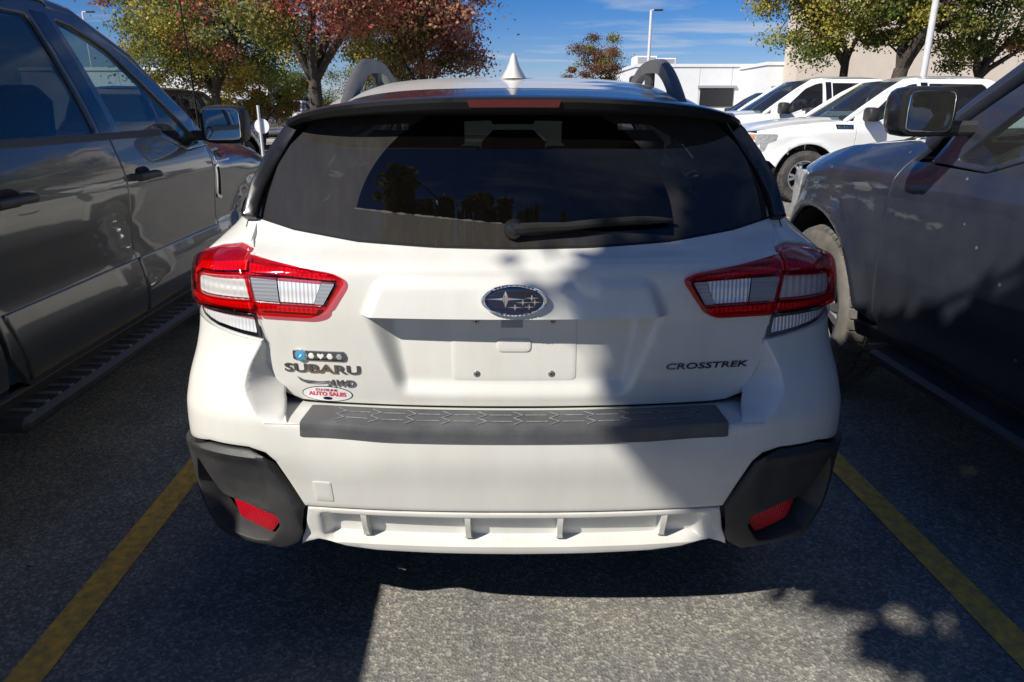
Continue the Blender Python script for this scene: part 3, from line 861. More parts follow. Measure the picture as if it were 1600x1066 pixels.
    pad = panel('step_guard', rpoly([(-.522,1.32),(-.515,.10),(.515,.10),(.522,1.32)], [.02, .04, .04, .02]), PAD, .02, 'step_plastic', root, rim=.006, rnd=.002, off=.002, out=(0, -.3, 1), extra=[(x, t) for x in np.linspace(-.51, .51, 60) for t in (.9, .96, 1, 1.04, 1.1)])
    def strip(pts, w):
        L, Rr = [], []
        for i, p in enumerate(pts):
            a, b = np.array(pts[max(i-1, 0)]), np.array(pts[min(i+1, len(pts)-1)])
            d = (b - a) * np.array([1, .1]); d /= np.linalg.norm(d); n_ = np.array([-d[1], d[0] / .1 * .1 * 10]) * w
            L.append(tuple(np.array(p) + n_)); Rr.append(tuple(np.array(p) - n_))
        return L + Rr[::-1]
    for k in range(11):
        x = -.44 + k * .088
        for z_ in ((x, .22), (x + .022, .38), (x, .54), (x + .022, .70), (x, .86)),:
            q = [(a, b) for a, b in z_]
            poly = [(a - .0018, b) for a, b in q] + [(a + .0018, b) for a, b in q[::-1]]
            panel('tread_line', poly, PAD, .05, 'scuffed_line', pad, rim=.001, rnd=0, off=.0035, out=(0, -.3, 1))
        if k < 10:
            panel('tread_line', [(x + .028,.37),(x+.082,.37),(x+.082,.395),(x+.028,.395)], PAD, .05, 'scuffed_line', pad, rim=.001, rnd=0, off=.0035, out=(0, -.3, 1))
            panel('tread_line', [(x + .028,.69),(x+.082,.69),(x+.082,.715),(x+.028,.715)], PAD, .05, 'scuffed_line', pad, rim=.001, rnd=0, off=.0035, out=(0, -.3, 1))

    # ---- lower valance (diffuser) with four ribs
    def DIF(u, z):
        p = Q(u, z); a = np.abs(np.asarray(u, float)); z = np.asarray(z, float)
        ch = sm(.470, .452, z) * sm(.372, .392, z) * sm(.505, .470, a)
        p[..., 1] += .034 * ch + .010 * sm(.484, .470, z) * 0
        p[..., 1] -= .006 * sm(.40, .37, z)
        return p
    dh = [(0,.481),(.529,.480),(.545,.41),(.560,.376),(.566,.352),(.545,.366),(.515,.378),(.485,.374),(.44,.360),(.36,.351),(.2,.348),(0,.347)]
    exd = [(x, z) for x in np.linspace(-.5, .5, 90) for z in (.468, .461, .454, .392, .385)]
    dif = panel('valance', full(dh), DIF, .011, WP, root, rim=.05, rnd=.004, extra=exd, sharp=42)
    for u0 in (-.385, -.118, .118, .385):
        vs, fs = [], []
        for z, dd, w in ((.474, .004, .011), (.455, .002, .010), (.425, .006, .009), (.400, .010, .010), (.392, .012, .013), (.384, .026, .013)):
            p = Q(np.array([u0]), np.array([z]))[0]
            vs += [(p[0] - w, p[1] + .05, z), (p[0] - w * .7, p[1] + dd, z), (p[0] + w * .7, p[1] + dd, z), (p[0] + w, p[1] + .05, z)]
        for i in range(5):
            for j in range(3): fs.append((i*4+j, i*4+j+1, i*4+4+j+1, i*4+4+j))
        fs.append((20, 21, 22, 23))
        mesh('valance_rib', vs, fs, WP, dif, True, 50)
    # ---- black corner cladding with reflector pocket
    CU, CZ = .69, .505
    def CL(u, z):
        p = Q(u, z); a = np.asarray(u, float); z = np.asarray(z, float)
        d = np.minimum(np.minimum((.652 - z) * 1.0, (a - (.536 + .40 * np.clip(z - .478, 0, 1) - .30 * np.clip(.44 - z, 0, 1))) * .9), (z - .325) * 1.2)
        n_ = .016 * sm(0, .022, d)
        p[..., 1] -= n_ * sm(1.0, .8, a); p[..., 0] += n_ * sm(.7, .95, a) * .8
        # dished upper face that overhangs the pocket
        dish = sm(.60, .66, a) * sm(.90, .80, a) * sm(.628, .600, z) * sm(.46, .50, z)
        p[..., 1] += .010 * dish
        return p
    co = [(ue,.602),(1.0,.607),(.90,.622),(.78,.648),(.66,.649),(.618,.638),(.596,.616),(.538,.482),(.548,.41),(.566,.368),(.610,.338),(.672,.326),(.75,.328),(.85,.338),(ue,.338)]
    pocket = rpoly([(.612,.452),(.690,.478),(.772,.490),(.812,.545),(.838,.585),(.868,.50),(.845,.415),(.80,.368),(.70,.356),(.650,.362),(.610,.418)], .012)
    for sd in ('', ):
        cl = panel('corner_cladding', co, CL, .012, 'black_plastic', root, holes=[pocket], rim=.055, rnd=.005, out=(.5, -1, 0), mirror=True, sharp=40)
        panel('reflector_pocket', pocket, lambda u, z: Q(u, z) + np.stack([0*u, .070 + 0*u, 0*u], -1), .03, 'black_plastic', root, rim=0, rnd=0, out=(.5, -1, 0), mirror=True)
        rf = rpoly([(.617,.446),(.690,.470),(.748,.478),(.738,.408),(.652,.372),(.618,.415)], .008)
        panel('reflector', rf, lambda u, z: Q(u, z) + np.stack([0*u, .012 + .0*u, 0*u], -1), .02, 'reflex_red', root, rim=.03, rnd=.002, out=(.5, -1, 0), mirror=True)

    # ---- lamps
    li = rpoly([(.668,1.108),(.435,1.076),(.411,1.064),(.413,1.050),(.466,.974),(.495,.962),(.634,.964)], [.004,.02,.012,.012,.015,.02,.004])
    lic = rpoly([(.657,1.062),(.432,1.053),(.466,.996),(.645,1.001)], [.002,.008,.008,.002])
    def LI(x, z):
        p = T0(x, z); z = np.asarray(z, float)
        p[..., 1] -= .007 + .009 * sm(1.115, 1.06, z) - .003 * sm(.98, .96, z) ; return p
    lamp_ids = []
    lo_ = rpoly([(.930,1.088),(.83,1.110),(.745,1.120),(.695,1.114),(.684,1.085),(.650,.968),(.72,.972),(.80,.972),(.90,.966),(.975,.962),(1.02,1.03)], [.01,.01,.01,.004,.004,.004,.004,.01,.01,.02,.03])
    loc = rpoly([(.672,1.063),(.85,1.052),(.872,1.045),(.868,1.010),(.855,1.003),(.660,1.006)], [.002,.012,.012,.012,.012,.002])
    def LO(u, z):
        p = Q(u, z); z = np.asarray(z, float); a = np.asarray(u, float)
        b = .011 + .009 * sm(1.115, 1.06, z)
        w = sm(.80, .98, a)
        p[..., 1] -= b * (1 - .8 * w); p[..., 0] += (b + .004) * w; return p
    low = rpoly([(.651,.964),(.80,.966),(.90,.960),(.96,.957),(.93,.945),(.86,.935),(.78,.922),(.70,.911),(.641,.905)], [.002,.002,.002,.01,.01,.01,.01,.01,.004])
    lowc = rpoly([(.664,.955),(.80,.957),(.89,.953),(.86,.943),(.78,.931),(.70,.920),(.657,.916)], .006)
    def LW(u, z):
        p = Q(u, z); a = np.asarray(u, float); w = sm(.80, .98, a)
        p[..., 1] -= .012 * (1 - w); p[..., 0] += .006 * w; return p
    for sg in (1, -1):
        lamp = empty('tail_lamp'); lamp.parent = root
        f = lambda fn: (lambda u, z: fn(u, z) * np.array([sg, 1, 1]))
        o3 = (.3 * sg, -1, 0)
        push = lambda fn, d: (lambda u, z: fn(u, z) * np.array([sg, 1, 1]) + np.array([-.3 * d * sg, d, 0]))
        panel('lens', li, f(LI), .014, 'lens_red', lamp, holes=[lic], rim=.006, rnd=.005, out=o3)
        panel('lens', lic, f(LI), .016, 'lens_clear', lamp, rim=0, rnd=0, out=o3, off=-.001)
        panel('housing', li, push(LI, .017), .03, 'reflector_red', lamp, rim=0, rnd=0, out=o3, holes=[lic])
        lca = rpoly([(.653,1.060),(.585,1.058),(.580,1.000),(.641,1.002)], .002)
        lcb = rpoly([(.583,1.058),(.470,1.053),(.493,.998),(.578,1.000)], .002)
        lcc = rpoly([(.467,1.053),(.434,1.052),(.467,.997),(.490,.998)], .002)
        panel('bulb_cell', lca, push(LI, .011), .03, 'reflector_grey', lamp, rim=0, rnd=0, out=o3)
        panel('bulb_cell', lcb, push(LI, .013), .03, 'reflector_silver', lamp, rim=0, rnd=0, out=o3)
        panel('bulb_cell', lcc, push(LI, .009), .03, 'reflector_grey', lamp, rim=0, rnd=0, out=o3)
        for gp in ([(.655,1.088),(.44,1.062),(.442,1.057),(.652,1.070)], [(.640,.993),(.475,.988),(.487,.975),(.632,.978)]):
            panel('light_guide', gp, push(LI, .008), .03, 'guide_red', lamp, rim=.004, rnd=0, out=o3)
        for gp in ([(.682,1.094),(.86,1.078),(.895,1.05),(.893,1.02),(.88,1.02),(.880,1.045),(.85,1.062),(.676,1.074)], [(.656,.995),(.87,.991),(.93,.988),(.93,.978),(.80,.981),(.657,.980)]):
            panel('light_guide', gp, push(LO, .010), .03, 'guide_red', lamp, rim=.004, rnd=0, out=(.6 * sg, -1, 0))
        panel('lens', lo_, f(LO), .014, 'lens_red', lamp, holes=[loc], rim=.010, rnd=.005, out=(.6 * sg, -1, 0))
        panel('lens', loc, f(LO), .016, 'lens_clear', lamp, rim=0, rnd=0, out=(.6 * sg, -1, 0), off=-.001)
        panel('housing', lo_, push(LO, .020), .03, 'reflector_red', lamp, holes=[loc], rim=0, rnd=0, out=(.6 * sg, -1, 0))
        panel('bulb_cell', loc, push(LO, .016), .03, 'reflector_frost', lamp, rim=0, rnd=0, out=(.6 * sg, -1, 0))
        panel('lens', low, f(LW), .014, 'lens_clear', lamp, rim=.02, rnd=.003, out=(.6 * sg, -1, 0))
        panel('housing', low, push(LW, .016), .03, 'dark_chrome', lamp, rim=0, rnd=0, out=(.6 * sg, -1, 0), holes=[lowc])
        panel('bulb_cell', lowc, push(LW, .018), .03, 'reflector_silver', lamp, rim=0, rnd=0, out=(.6 * sg, -1, 0))

    # ---- body sides
    def us(y): return u_at(y)
    wr, wf = .90, 3.56                                        # axle positions
    def arch(yc, r, y0, y1, z0=.36):
        pts = [(yc + r * math.cos(t), .345 + r * math.sin(t)) for t in np.linspace(math.pi, 0, 15)]
        return [(us(a), b) for a, b in pts if b > z0 - .1]
    side = lambda y, z: (us(y), z)
    qp = [(.692,1.120),(.745,1.125),(.83,1.115),(.93,1.092),(1.03,1.035),(.985,.956),(ue+.002,.952)]
    arc_r = [(us(wr + .42 * math.cos(t)), .345 + .42 * math.sin(t)) for t in np.linspace(math.pi * .80, .05, 16)]
    qp += arc_r + [side(1.40,.36), side(1.43,.70), side(1.55,1.0), side(1.55,1.10), side(1.40,1.135), side(1.0,1.165), side(.72,1.20), side(.62,1.25), side(.70,1.33), side(1.0,1.395), side(1.6,1.425), side(1.6,1.455), side(.9,1.445), (.72,1.44), (.664,1.432),(.680,1.40),(.706,1.342),(.722,1.275),(.729,1.19),(.725,1.165),(.711,1.135)]
    panel('quarter_panel', qp, Q, .035, WP, root, rim=.02, rnd=.004, out=(1, -.3, 0), bres=.02, mirror=True)
    dz = [(.40), (.66)]
    for nm, y0, y1, zt0, zt1 in (('rear_door', 1.45, 2.20, 1.10, 1.085), ('front_door', 2.215, 3.08, 1.085, 1.05)):
        panel(nm, [side(y0, .50 if nm == 'front_door' else .55), side(y0 + (.12 if nm == 'rear_door' else 0), zt0), side(y1, zt1), side(y1, .50)], Q, .06, WP, root, rim=.02, rnd=.004, out=(1, 0, 0), mirror=True)
        m = MB()
        for sx in (-1, 1): 
            m2 = MB(); m2.tube([(sx * .905, y0 + .12, .93), (sx * .925, y0 + .16, .93), (sx * .925, y0 + .26, .93), (sx * .905, y0 + .30, .93)], .014, 8); m2.build('door_handle', WP, root)
    fa = [(us(wf + .42 * math.cos(t)), .345 + .42 * math.sin(t)) for t in np.linspace(.1, math.pi * .97, 16)]
    panel('front_fender', [side(3.09, .50), side(3.09, 1.04), side(3.6, .98), side(4.1, .86), side(4.22, .74), side(4.15, .45)] + fa, Q, .06, WP, root, rim=.02, rnd=.004, out=(1, .2, 0), mirror=True)
    panel('side_window', [side(.74,1.215), side(1.0,1.178), side(1.5,1.125), side(2.2,1.095), side(2.95,1.06), side(2.45,1.40), side(1.7,1.415), side(1.0,1.385), side(.78,1.33)], Q, .08, 'privacy_glass', root, rim=0, rnd=0, off=-.006, out=(1, 0, 0), mirror=True)
    panel('door_frame', [side(1.61,1.425), side(2.46,1.41), side(3.0,1.05), side(3.08,1.05), side(2.55,1.45), side(1.61,1.455)], Q, .06, 'gloss_black', root, rim=.01, rnd=0, out=(1, 0, 0), mirror=True)
    panel('door_frame', [side(2.16,1.09), side(2.26,1.09), side(2.24,1.415), side(2.14,1.415)], Q, .06, 'gloss_black', root, rim=.01, rnd=0, off=.002, out=(1, 0, 0), mirror=True)
    # side cladding and arches
    panel('sill_cladding', [side(1.34,.30), side(3.12,.30), side(3.12,.497), side(1.46,.497)], Q, .08, 'black_plastic', root, rim=.02, rnd=.006, out=(1, 0, 0), mirror=True, off=.006)
    for yc in (wr, wf):
        ring = [(us(yc + .47 * math.cos(t)), .345 + .47 * math.sin(t)) for t in np.linspace(-.05, math.pi * (1.0 if yc > 2 else .80), 22)] + [(us(yc + .395 * math.cos(t)), .345 + .395 * math.sin(t)) for t in np.linspace(math.pi * (1.0 if yc > 2 else .80), -.05, 22)]
        panel('arch_cladding', ring, Q, .03, 'black_plastic', root, rim=.03, rnd=.006, out=(1, 0, 0), mirror=True, off=.010)
    # ---- roof, spoiler, rails, fin
    rz_ = pch([(.50,1.498),(.55,1.505),(.8,1.532),(1.2,1.558),(1.6,1.568),(2.1,1.556),(2.5,1.50),(2.6,1.48)])
    rw_ = pch([(.4,.585),(.55,.60),(1.0,.645),(1.6,.665),(2.6,.63)])
    def ROOF(s, y):
        a = np.abs(s); w = rw_(y)
        drop = .085 * a ** 5 + .018 * a * a
        ditch = -.008 * np.exp(-((a - .80) / .035) ** 2)
        return st(s * w, y, rz_(y) - drop + ditch)
    sheet('roof', ROOF, (-1, 1), (.545, 2.58), 61, 40, WP, root)
    te_y = pch([(0,.300),(.15,.304),(.3,.322),(.45,.352),(.55,.398),(.60,.445),(.625,.50)])
    te_z = pch([(0,1.476),(.15,1.475),(.3,1.469),(.45,1.456),(.55,1.438),(.60,1.422),(.625,1.409)])
    vs, fs = [], []; xs = np.linspace(-.625, .625, 61)
    for x in xs:
        a = abs(x); s_ = x / float(rw_(.55)); s_ = max(-1, min(1, s_))
        r0 = ROOF(np.array([s_]), np.array([.560]))[0]; r1 = ROOF(np.array([s_]), np.array([.48]))[0]
        ty, tz = float(te_y(a)), float(te_z(a))
        gy = float(yg_(1.435) + .26 * a * a) - .004
        bot = 1.440 - .03 * (a / .62) ** 4
        cs = [(x, r0[1], min(r0[2] - .001, 1.6)), (x, .46 + .1 * (a / .62) ** 4, (r0[2] * .60 + tz * .40) + .002 * (1 - a)), (x, ty + .05, tz + .0075), (x, ty + .010, tz + .003), (x, ty, tz), (x, ty + .001, tz - .010), (x, ty + .010, tz - .026 * (1 - .5 * (a / .625) ** 4)), (x, ty + .03, tz - .030 * (1 - .5 * (a / .625) ** 4)), (x, max(gy, ty + .04), min(bot, tz - .012)), (x, max(gy, ty + .04) + .03, min(bot, tz - .012) - .02)]
        vs += cs
    n_ = 10
    fs2 = []
    for i in range(60):
        for j in range(n_ - 1): (fs if j < 5 else fs2).append((i*n_+j, i*n_+j+1, (i+1)*n_+j+1, (i+1)*n_+j))
    sp = mesh('spoiler', vs, fs, 'gloss_black', root, True, 40)
    mesh('spoiler_underside', vs, fs2, 'gap_black', root, True, 40)
    def BRK(x, t):
        a = np.abs(x); return st(x, te_y(a) + .0005 + .006 * t, te_z(a) - .003 - .021 * t)
    panel('high_brake_lamp', rpoly([(-.116,.04),(.116,.04),(.110,.90),(-.110,.90)], [.02,.02,.02,.02]), BRK, .05, 'red_lamp', sp, rim=.001, rnd=0, off=.003)
    for sx in (-1, 1):
        rail = empty('roof_rail'); rail.parent = root
        ys = np.linspace(.56, 2.02, 30); vs, fs = [], []
        for y in ys:
            t = (y - .56) / 1.46
            xr = .478 + .062 * t
            zb = float(ROOF(np.array([xr / float(rw_(y))]), np.array([y]))[0][2])
            e = min(1, (y - .56) / .50); e2 = min(1, (2.02 - y) / .75)
            k = math.sin(e * math.pi / 2) * math.sin(e2 * math.pi / 2)
            zt = zb - .006 + .104 * k; th = .046 + .012 * (1 - k)
            w = .016
            vs += [(sx * (xr - w), y, zt - th), (sx * (xr - w * .9), y, zt - .006), (sx * (xr - w * .3), y, zt), (sx * (xr + w * .5), y, zt), (sx * (xr + w), y, zt - .008), (sx * (xr + w), y, zt - th)]
        for i in range(29):
            for j in range(6): fs.append((i*6+j, i*6+(j+1) % 6, (i+1)*6+(j+1) % 6, (i+1)*6+j))
        fs += [tuple(range(6)), tuple(range(174, 180))[::-1]]
        mesh('rail_bar', vs, fs, 'rail_plastic', rail, True, 45)
        for yf in (1.28, 1.80):
            m = MB(); t = (yf - .56) / 1.46; xr = .478 + .062 * t
            zb = float(ROOF(np.array([xr / float(rw_(yf))]), np.array([yf]))[0][2])
            m.box((sx * xr, yf, zb + .028), (.022, .10, .085), bev=.008); m.build('rail_foot', 'black_plastic', rail)
    vs, fs = [], []; zb = float(rz_(1.0)) - .004
    for k, (t, w, y0, y1) in enumerate(((0, .046, .89, 1.12), (.006, .042, .895, 1.115), (.018, .034, .90, 1.09), (.034, .024, .91, 1.06), (.052, .016, .925, 1.03), (.070, .010, .94, 1.0), (.079, .005, .952, .985))):
        for a in np.linspace(0, 2 * math.pi, 14, endpoint=False):
            vs.append((w * math.sin(a), (y0 + y1) / 2 - (y1 - y0) / 2 * math.cos(a), zb + t))
    for k in range(6):
        for j in range(14): fs.append((k*14+j, k*14+(j+1) % 14, (k+1)*14+(j+1) % 14, (k+1)*14+j))
    fs.append(tuple(range(84, 98))); mesh('roof_antenna', vs, fs, WP, root, True, 60)
    # ---- glasshouse front, bonnet, nose
    def WS(s, t):
        return st(s * (.72 - .13 * t), 3.22 - .72 * t + .12 * (1 - s * s), 1.02 + .45 * t)
    sheet('windscreen', WS, (-1, 1), (0, 1), 14, 8, 'clear_glass', root)
    def HOOD(s, t):
        return st(s * (.84 - .10 * t), 3.22 + .98 * t + .10 * (1 - s * s), 1.03 - .17 * t ** 1.6 - .03 * s * s)
    sheet('bonnet', HOOD, (-1, 1), (-.02, 1), 14, 12, WP, root)
    def NOSE(s, t):
        return st(s * .80, 4.20 + .12 * (1 - s * s) + .04 * np.sin(t * 3.1), .86 - .56 * t)
    sheet('front_bumper', NOSE, (-1, 1), (0, 1), 14, 8, WP, root)
    # ---- cabin: floor tub, seats with headrests, dash
    m = MB(); m.box((0, 2.2, .40), (1.55, 3.6, .06)); m.box((0, .45, .62), (1.20, .5, .05)); m.box((0, 2.1, .36), (1.2, 3.2, .06)); m.build('floor_pan', 'interior_black', root)
    for sx in (-1, 1):
        m = MB(); m.box((sx * .72, 1.0, .75), (.03, 1.3, .72)); m.build('cargo_trim', 'interior_black', root)
    def seat(x, y, w, back=.62):
        s = empty('seat'); s.parent = root
        m = MB(); m.box((x, y + .25, .62), (w, .50, .16), bev=.05); m.build('cushion', 'interior_grey', s)
        m = MB(); m.box((x, y, .62 + back / 2), (w, .14, back), Matrix.Rotation(R(12), 3, 'X'), bev=.05); m.build('backrest', 'interior_grey', s)
        return s
    for x, w in ((-.45, .46), (0, .38), (.45, .46)):
        s = seat(x, 1.32, w)
        m = MB(); m.box((x, 1.24, 1.30), (.24, .10, .15), bev=.045); m.build('headrest', 'interior_grey', s)
    for x in (-.37, .37):
        s = seat(x, 2.12, .50, .66)
        m = MB(); m.box((x, 2.03, 1.34), (.27, .11, .19), bev=.05); m.build('headrest', 'interior_grey', s)
        m = MB()
        for q in (-.06, .06): m.tube([(x + q, 2.05, 1.15), (x + q, 2.04, 1.29)], .008, 6)
        m.build('headrest_post', 'chrome', s)
    m = MB(); m.box((0, 3.0, .93), (1.45, .40, .22), bev=.06); m.build('dashboard', 'interior_black', root)
    m = MB(); m.box((0, 2.60, 1.40), (.24, .02, .065), bev=.01); m.tube([(0, 2.62, 1.40), (0, 2.66, 1.46)], .012); m.build('interior_mirror', 'interior_black', root)
    m = MB(); m.lathe([(-.015, .175), (.0, .19), (.015, .175), (0, .16)], 24, 'y', (-.37, 2.75, 1.02), True); m.build('steering_wheel', 'interior_black', root)
    # ---- underside and wheels
    m = MB(); m.box((0, .36, .50), (1.20, .40, .14), bev=.05); m.box((0, 2.1, .34), (1.3, 3.0, .12)); m.build('underbody', 'interior_black', root)
    m = MB(); m.lathe([(.14, .035), (.20, .036), (.55, .036)], 16, 'y', (.50, .16, .36)); m.build('exhaust', 'dark_chrome', root)
    for yc in (wr, wf):
        for sx in (-1, 1):
            wheel(root, (sx * .775, yc, .345), sx, .345, .225, .222)
            m = MB(); v_, f_ = [], []
            for k in range(13):
                t = math.pi * k / 12
                for xx in (.45, .88): v_.append((sx * xx, yc + .41 * math.cos(t), .345 + .41 * math.sin(t)))
            for k in range(12): f_.append((2*k, 2*k+1, 2*k+3, 2*k+2))
            mesh('arch_liner', v_, f_, 'gap_black', root)
    # door mirrors
    for sx in (-1, 1):
        m = MB(); m.box((sx * 1.0, 2.95, 1.10), (.20, .12, .15), bev=.05); m.build('door_mirror', WP, root)
    return root

TYRES = {}
def wheel(root, c, sx, r, w, rim_r, spokes=6, tyre='rubber', tread=0):
    """wheel > tyre, rim, hub, spokes; meshes are shared between alike wheels"""
    key = (r, w, rim_r, spokes, tyre, tread)
    if key not in TYRES:
        m = MB()
        prof = [(w*.30, rim_r), (w*.42, rim_r + .012), (w*.50, (r + rim_r) / 2), (w*.47, r - .035), (w*.40, r - .012), (w*.30, r - .003), (w*.15, r), (0, r + .001)]
        prof = prof + [(-a, b) for a, b in prof[-2::-1]]
        m.lathe(prof, 56, 'x')
        if tread:
            for k in range(tread):
                t0 = 2 * math.pi * k / tread; 
                for a0, a1, sh in ((.18, .46, 0.0), (-.46, -.18, .5), (-.13, .13, .25)):
                    t = t0 + sh * 2 * math.pi / tread; dt = math.pi / tread * .74
                    vs = []
                    edge = abs(a0) > .3 or abs(a1) > .3
                    for rr in (r - .012, r + .011):
                        for tt in (t - dt, t + dt):
                            for aa in (a0, a1):
                                q = rr - (.020 if abs(aa) > .4 else 0)
                                vs.append((aa * w, q * math.cos(tt), q * math.sin(tt)))
                    m.add(vs, [(4,5,7,6), (0,1,5,4), (2,6,7,3), (0,4,6,2), (1,3,7,5)])
        ty = m.build('tyre', tyre, None)
        m = MB()
        m.lathe([(w*.30, rim_r + .004), (w*.40, rim_r + .004), (w*.40, rim_r - .012), (w*.30, rim_r - .03), (-w*.3, rim_r - .03)], 48, 'x')
        rm = m.build('rim', 'alloy', None)
        m = MB(); m.lathe([(w*.02, rim_r - .032), (w*.0, .02)], 24, 'x'); bk = m.build('brake_disc', 'gap_black', None)
        m = MB(); m.lathe([(w*.20, .075), (w*.34, .068), (w*.36, .05), (w*.37, .0001)], 20, 'x'); hb = m.build('hub', 'alloy', None)
        m = MB()
        for o in (-.16, .16):
            vs = []
            for rr, xx, hw in ((.045, w*.33, .020), (rim_r*.55, w*.36, .016), (rim_r - .010, w*.36, .022)):
                ang = o * rr / rim_r * 1.2
                for q in (-1, 1):
                    vs.append((xx, rr * math.cos(ang) - q * hw * math.sin(ang), rr * math.sin(ang) + q * hw * math.cos(ang)))
                for q in (-1, 1):
                    vs.append((xx - .03, rr * math.cos(ang) - q * hw * 1.3 * math.sin(ang), rr * math.sin(ang) + q * hw * 1.3 * math.cos(ang)))
            fs = []
            for i in range(2):
                b = i * 4
                fs += [(b, b+1, b+5, b+4), (b+1, b+3, b+7, b+5), (b+2, b, b+4, b+6)]
            m.add(vs, fs)
        spk = m.build('spoke', 'alloy', None)
        TYRES[key] = (ty.data, rm.data, bk.data, hb.data, spk.data)
        for o in (ty, rm, bk, hb, spk): bpy.data.objects.remove(o)
    ty, rm, bk, hb, spk = TYRES[key]
    wh = empty('wheel', c); wh.parent = root
    if sx < 0: wh.rotation_euler = (0, 0, math.pi)
    for nm, d in (('tyre', ty), ('rim', rm), ('brake_disc', bk), ('hub', hb)):
        o = bpy.data.objects.new(nm, d); COL.objects.link(o); o.parent = wh
    for k in range(spokes):
        o = bpy.data.objects.new('spoke', spk); COL.objects.link(o); o.parent = wh
        o.rotation_euler = (2 * math.pi * k / spokes, 0, 0)
    return wh

# ================================================================== pickup trucks and SUVs (local frame: y forward, front bumper at y = 0)
def plan_x(pts):
    P = spline(np.array(pts)); U = np.concatenate([[0], np.cumsum(np.linalg.norm(np.diff(P, axis=0), axis=1))])
    return P, U
FRONT, FRU = plan_x([(0,0),(.3,-.006),(.55,-.022),(.72,-.05),(.83,-.095),(.895,-.17),(.94,-.28),(.97,-.45),(.99,-.75),(1.0,-1.2),(1.0,-2.0),(1.0,-4.0),(1.0,-5.5),(.985,-6.0)])

def blob(c, d, p=3.2, n=18, m_=12):
    """superellipsoid: a box with soft, full corners"""
    vs, fs = [], []
    pw = lambda q: math.copysign(abs(q) ** (2 / p), q)
    for i in range(m_ + 1):
        a = -math.pi / 2 + math.pi * i / m_
        for k in range(n):
            b = 2 * math.pi * k / n
            vs.append((c[0] + d[0] / 2 * pw(math.cos(a)) * pw(math.cos(b)), c[1] + d[1] / 2 * pw(math.sin(a)), c[2] + d[2] / 2 * pw(math.cos(a)) * pw(math.sin(b))))
    for i in range(m_):
        for k in range(n): fs.append((i*n+k, i*n+(k+1) % n, (i+1)*n+(k+1) % n, (i+1)*n+k))
    return vs, fs

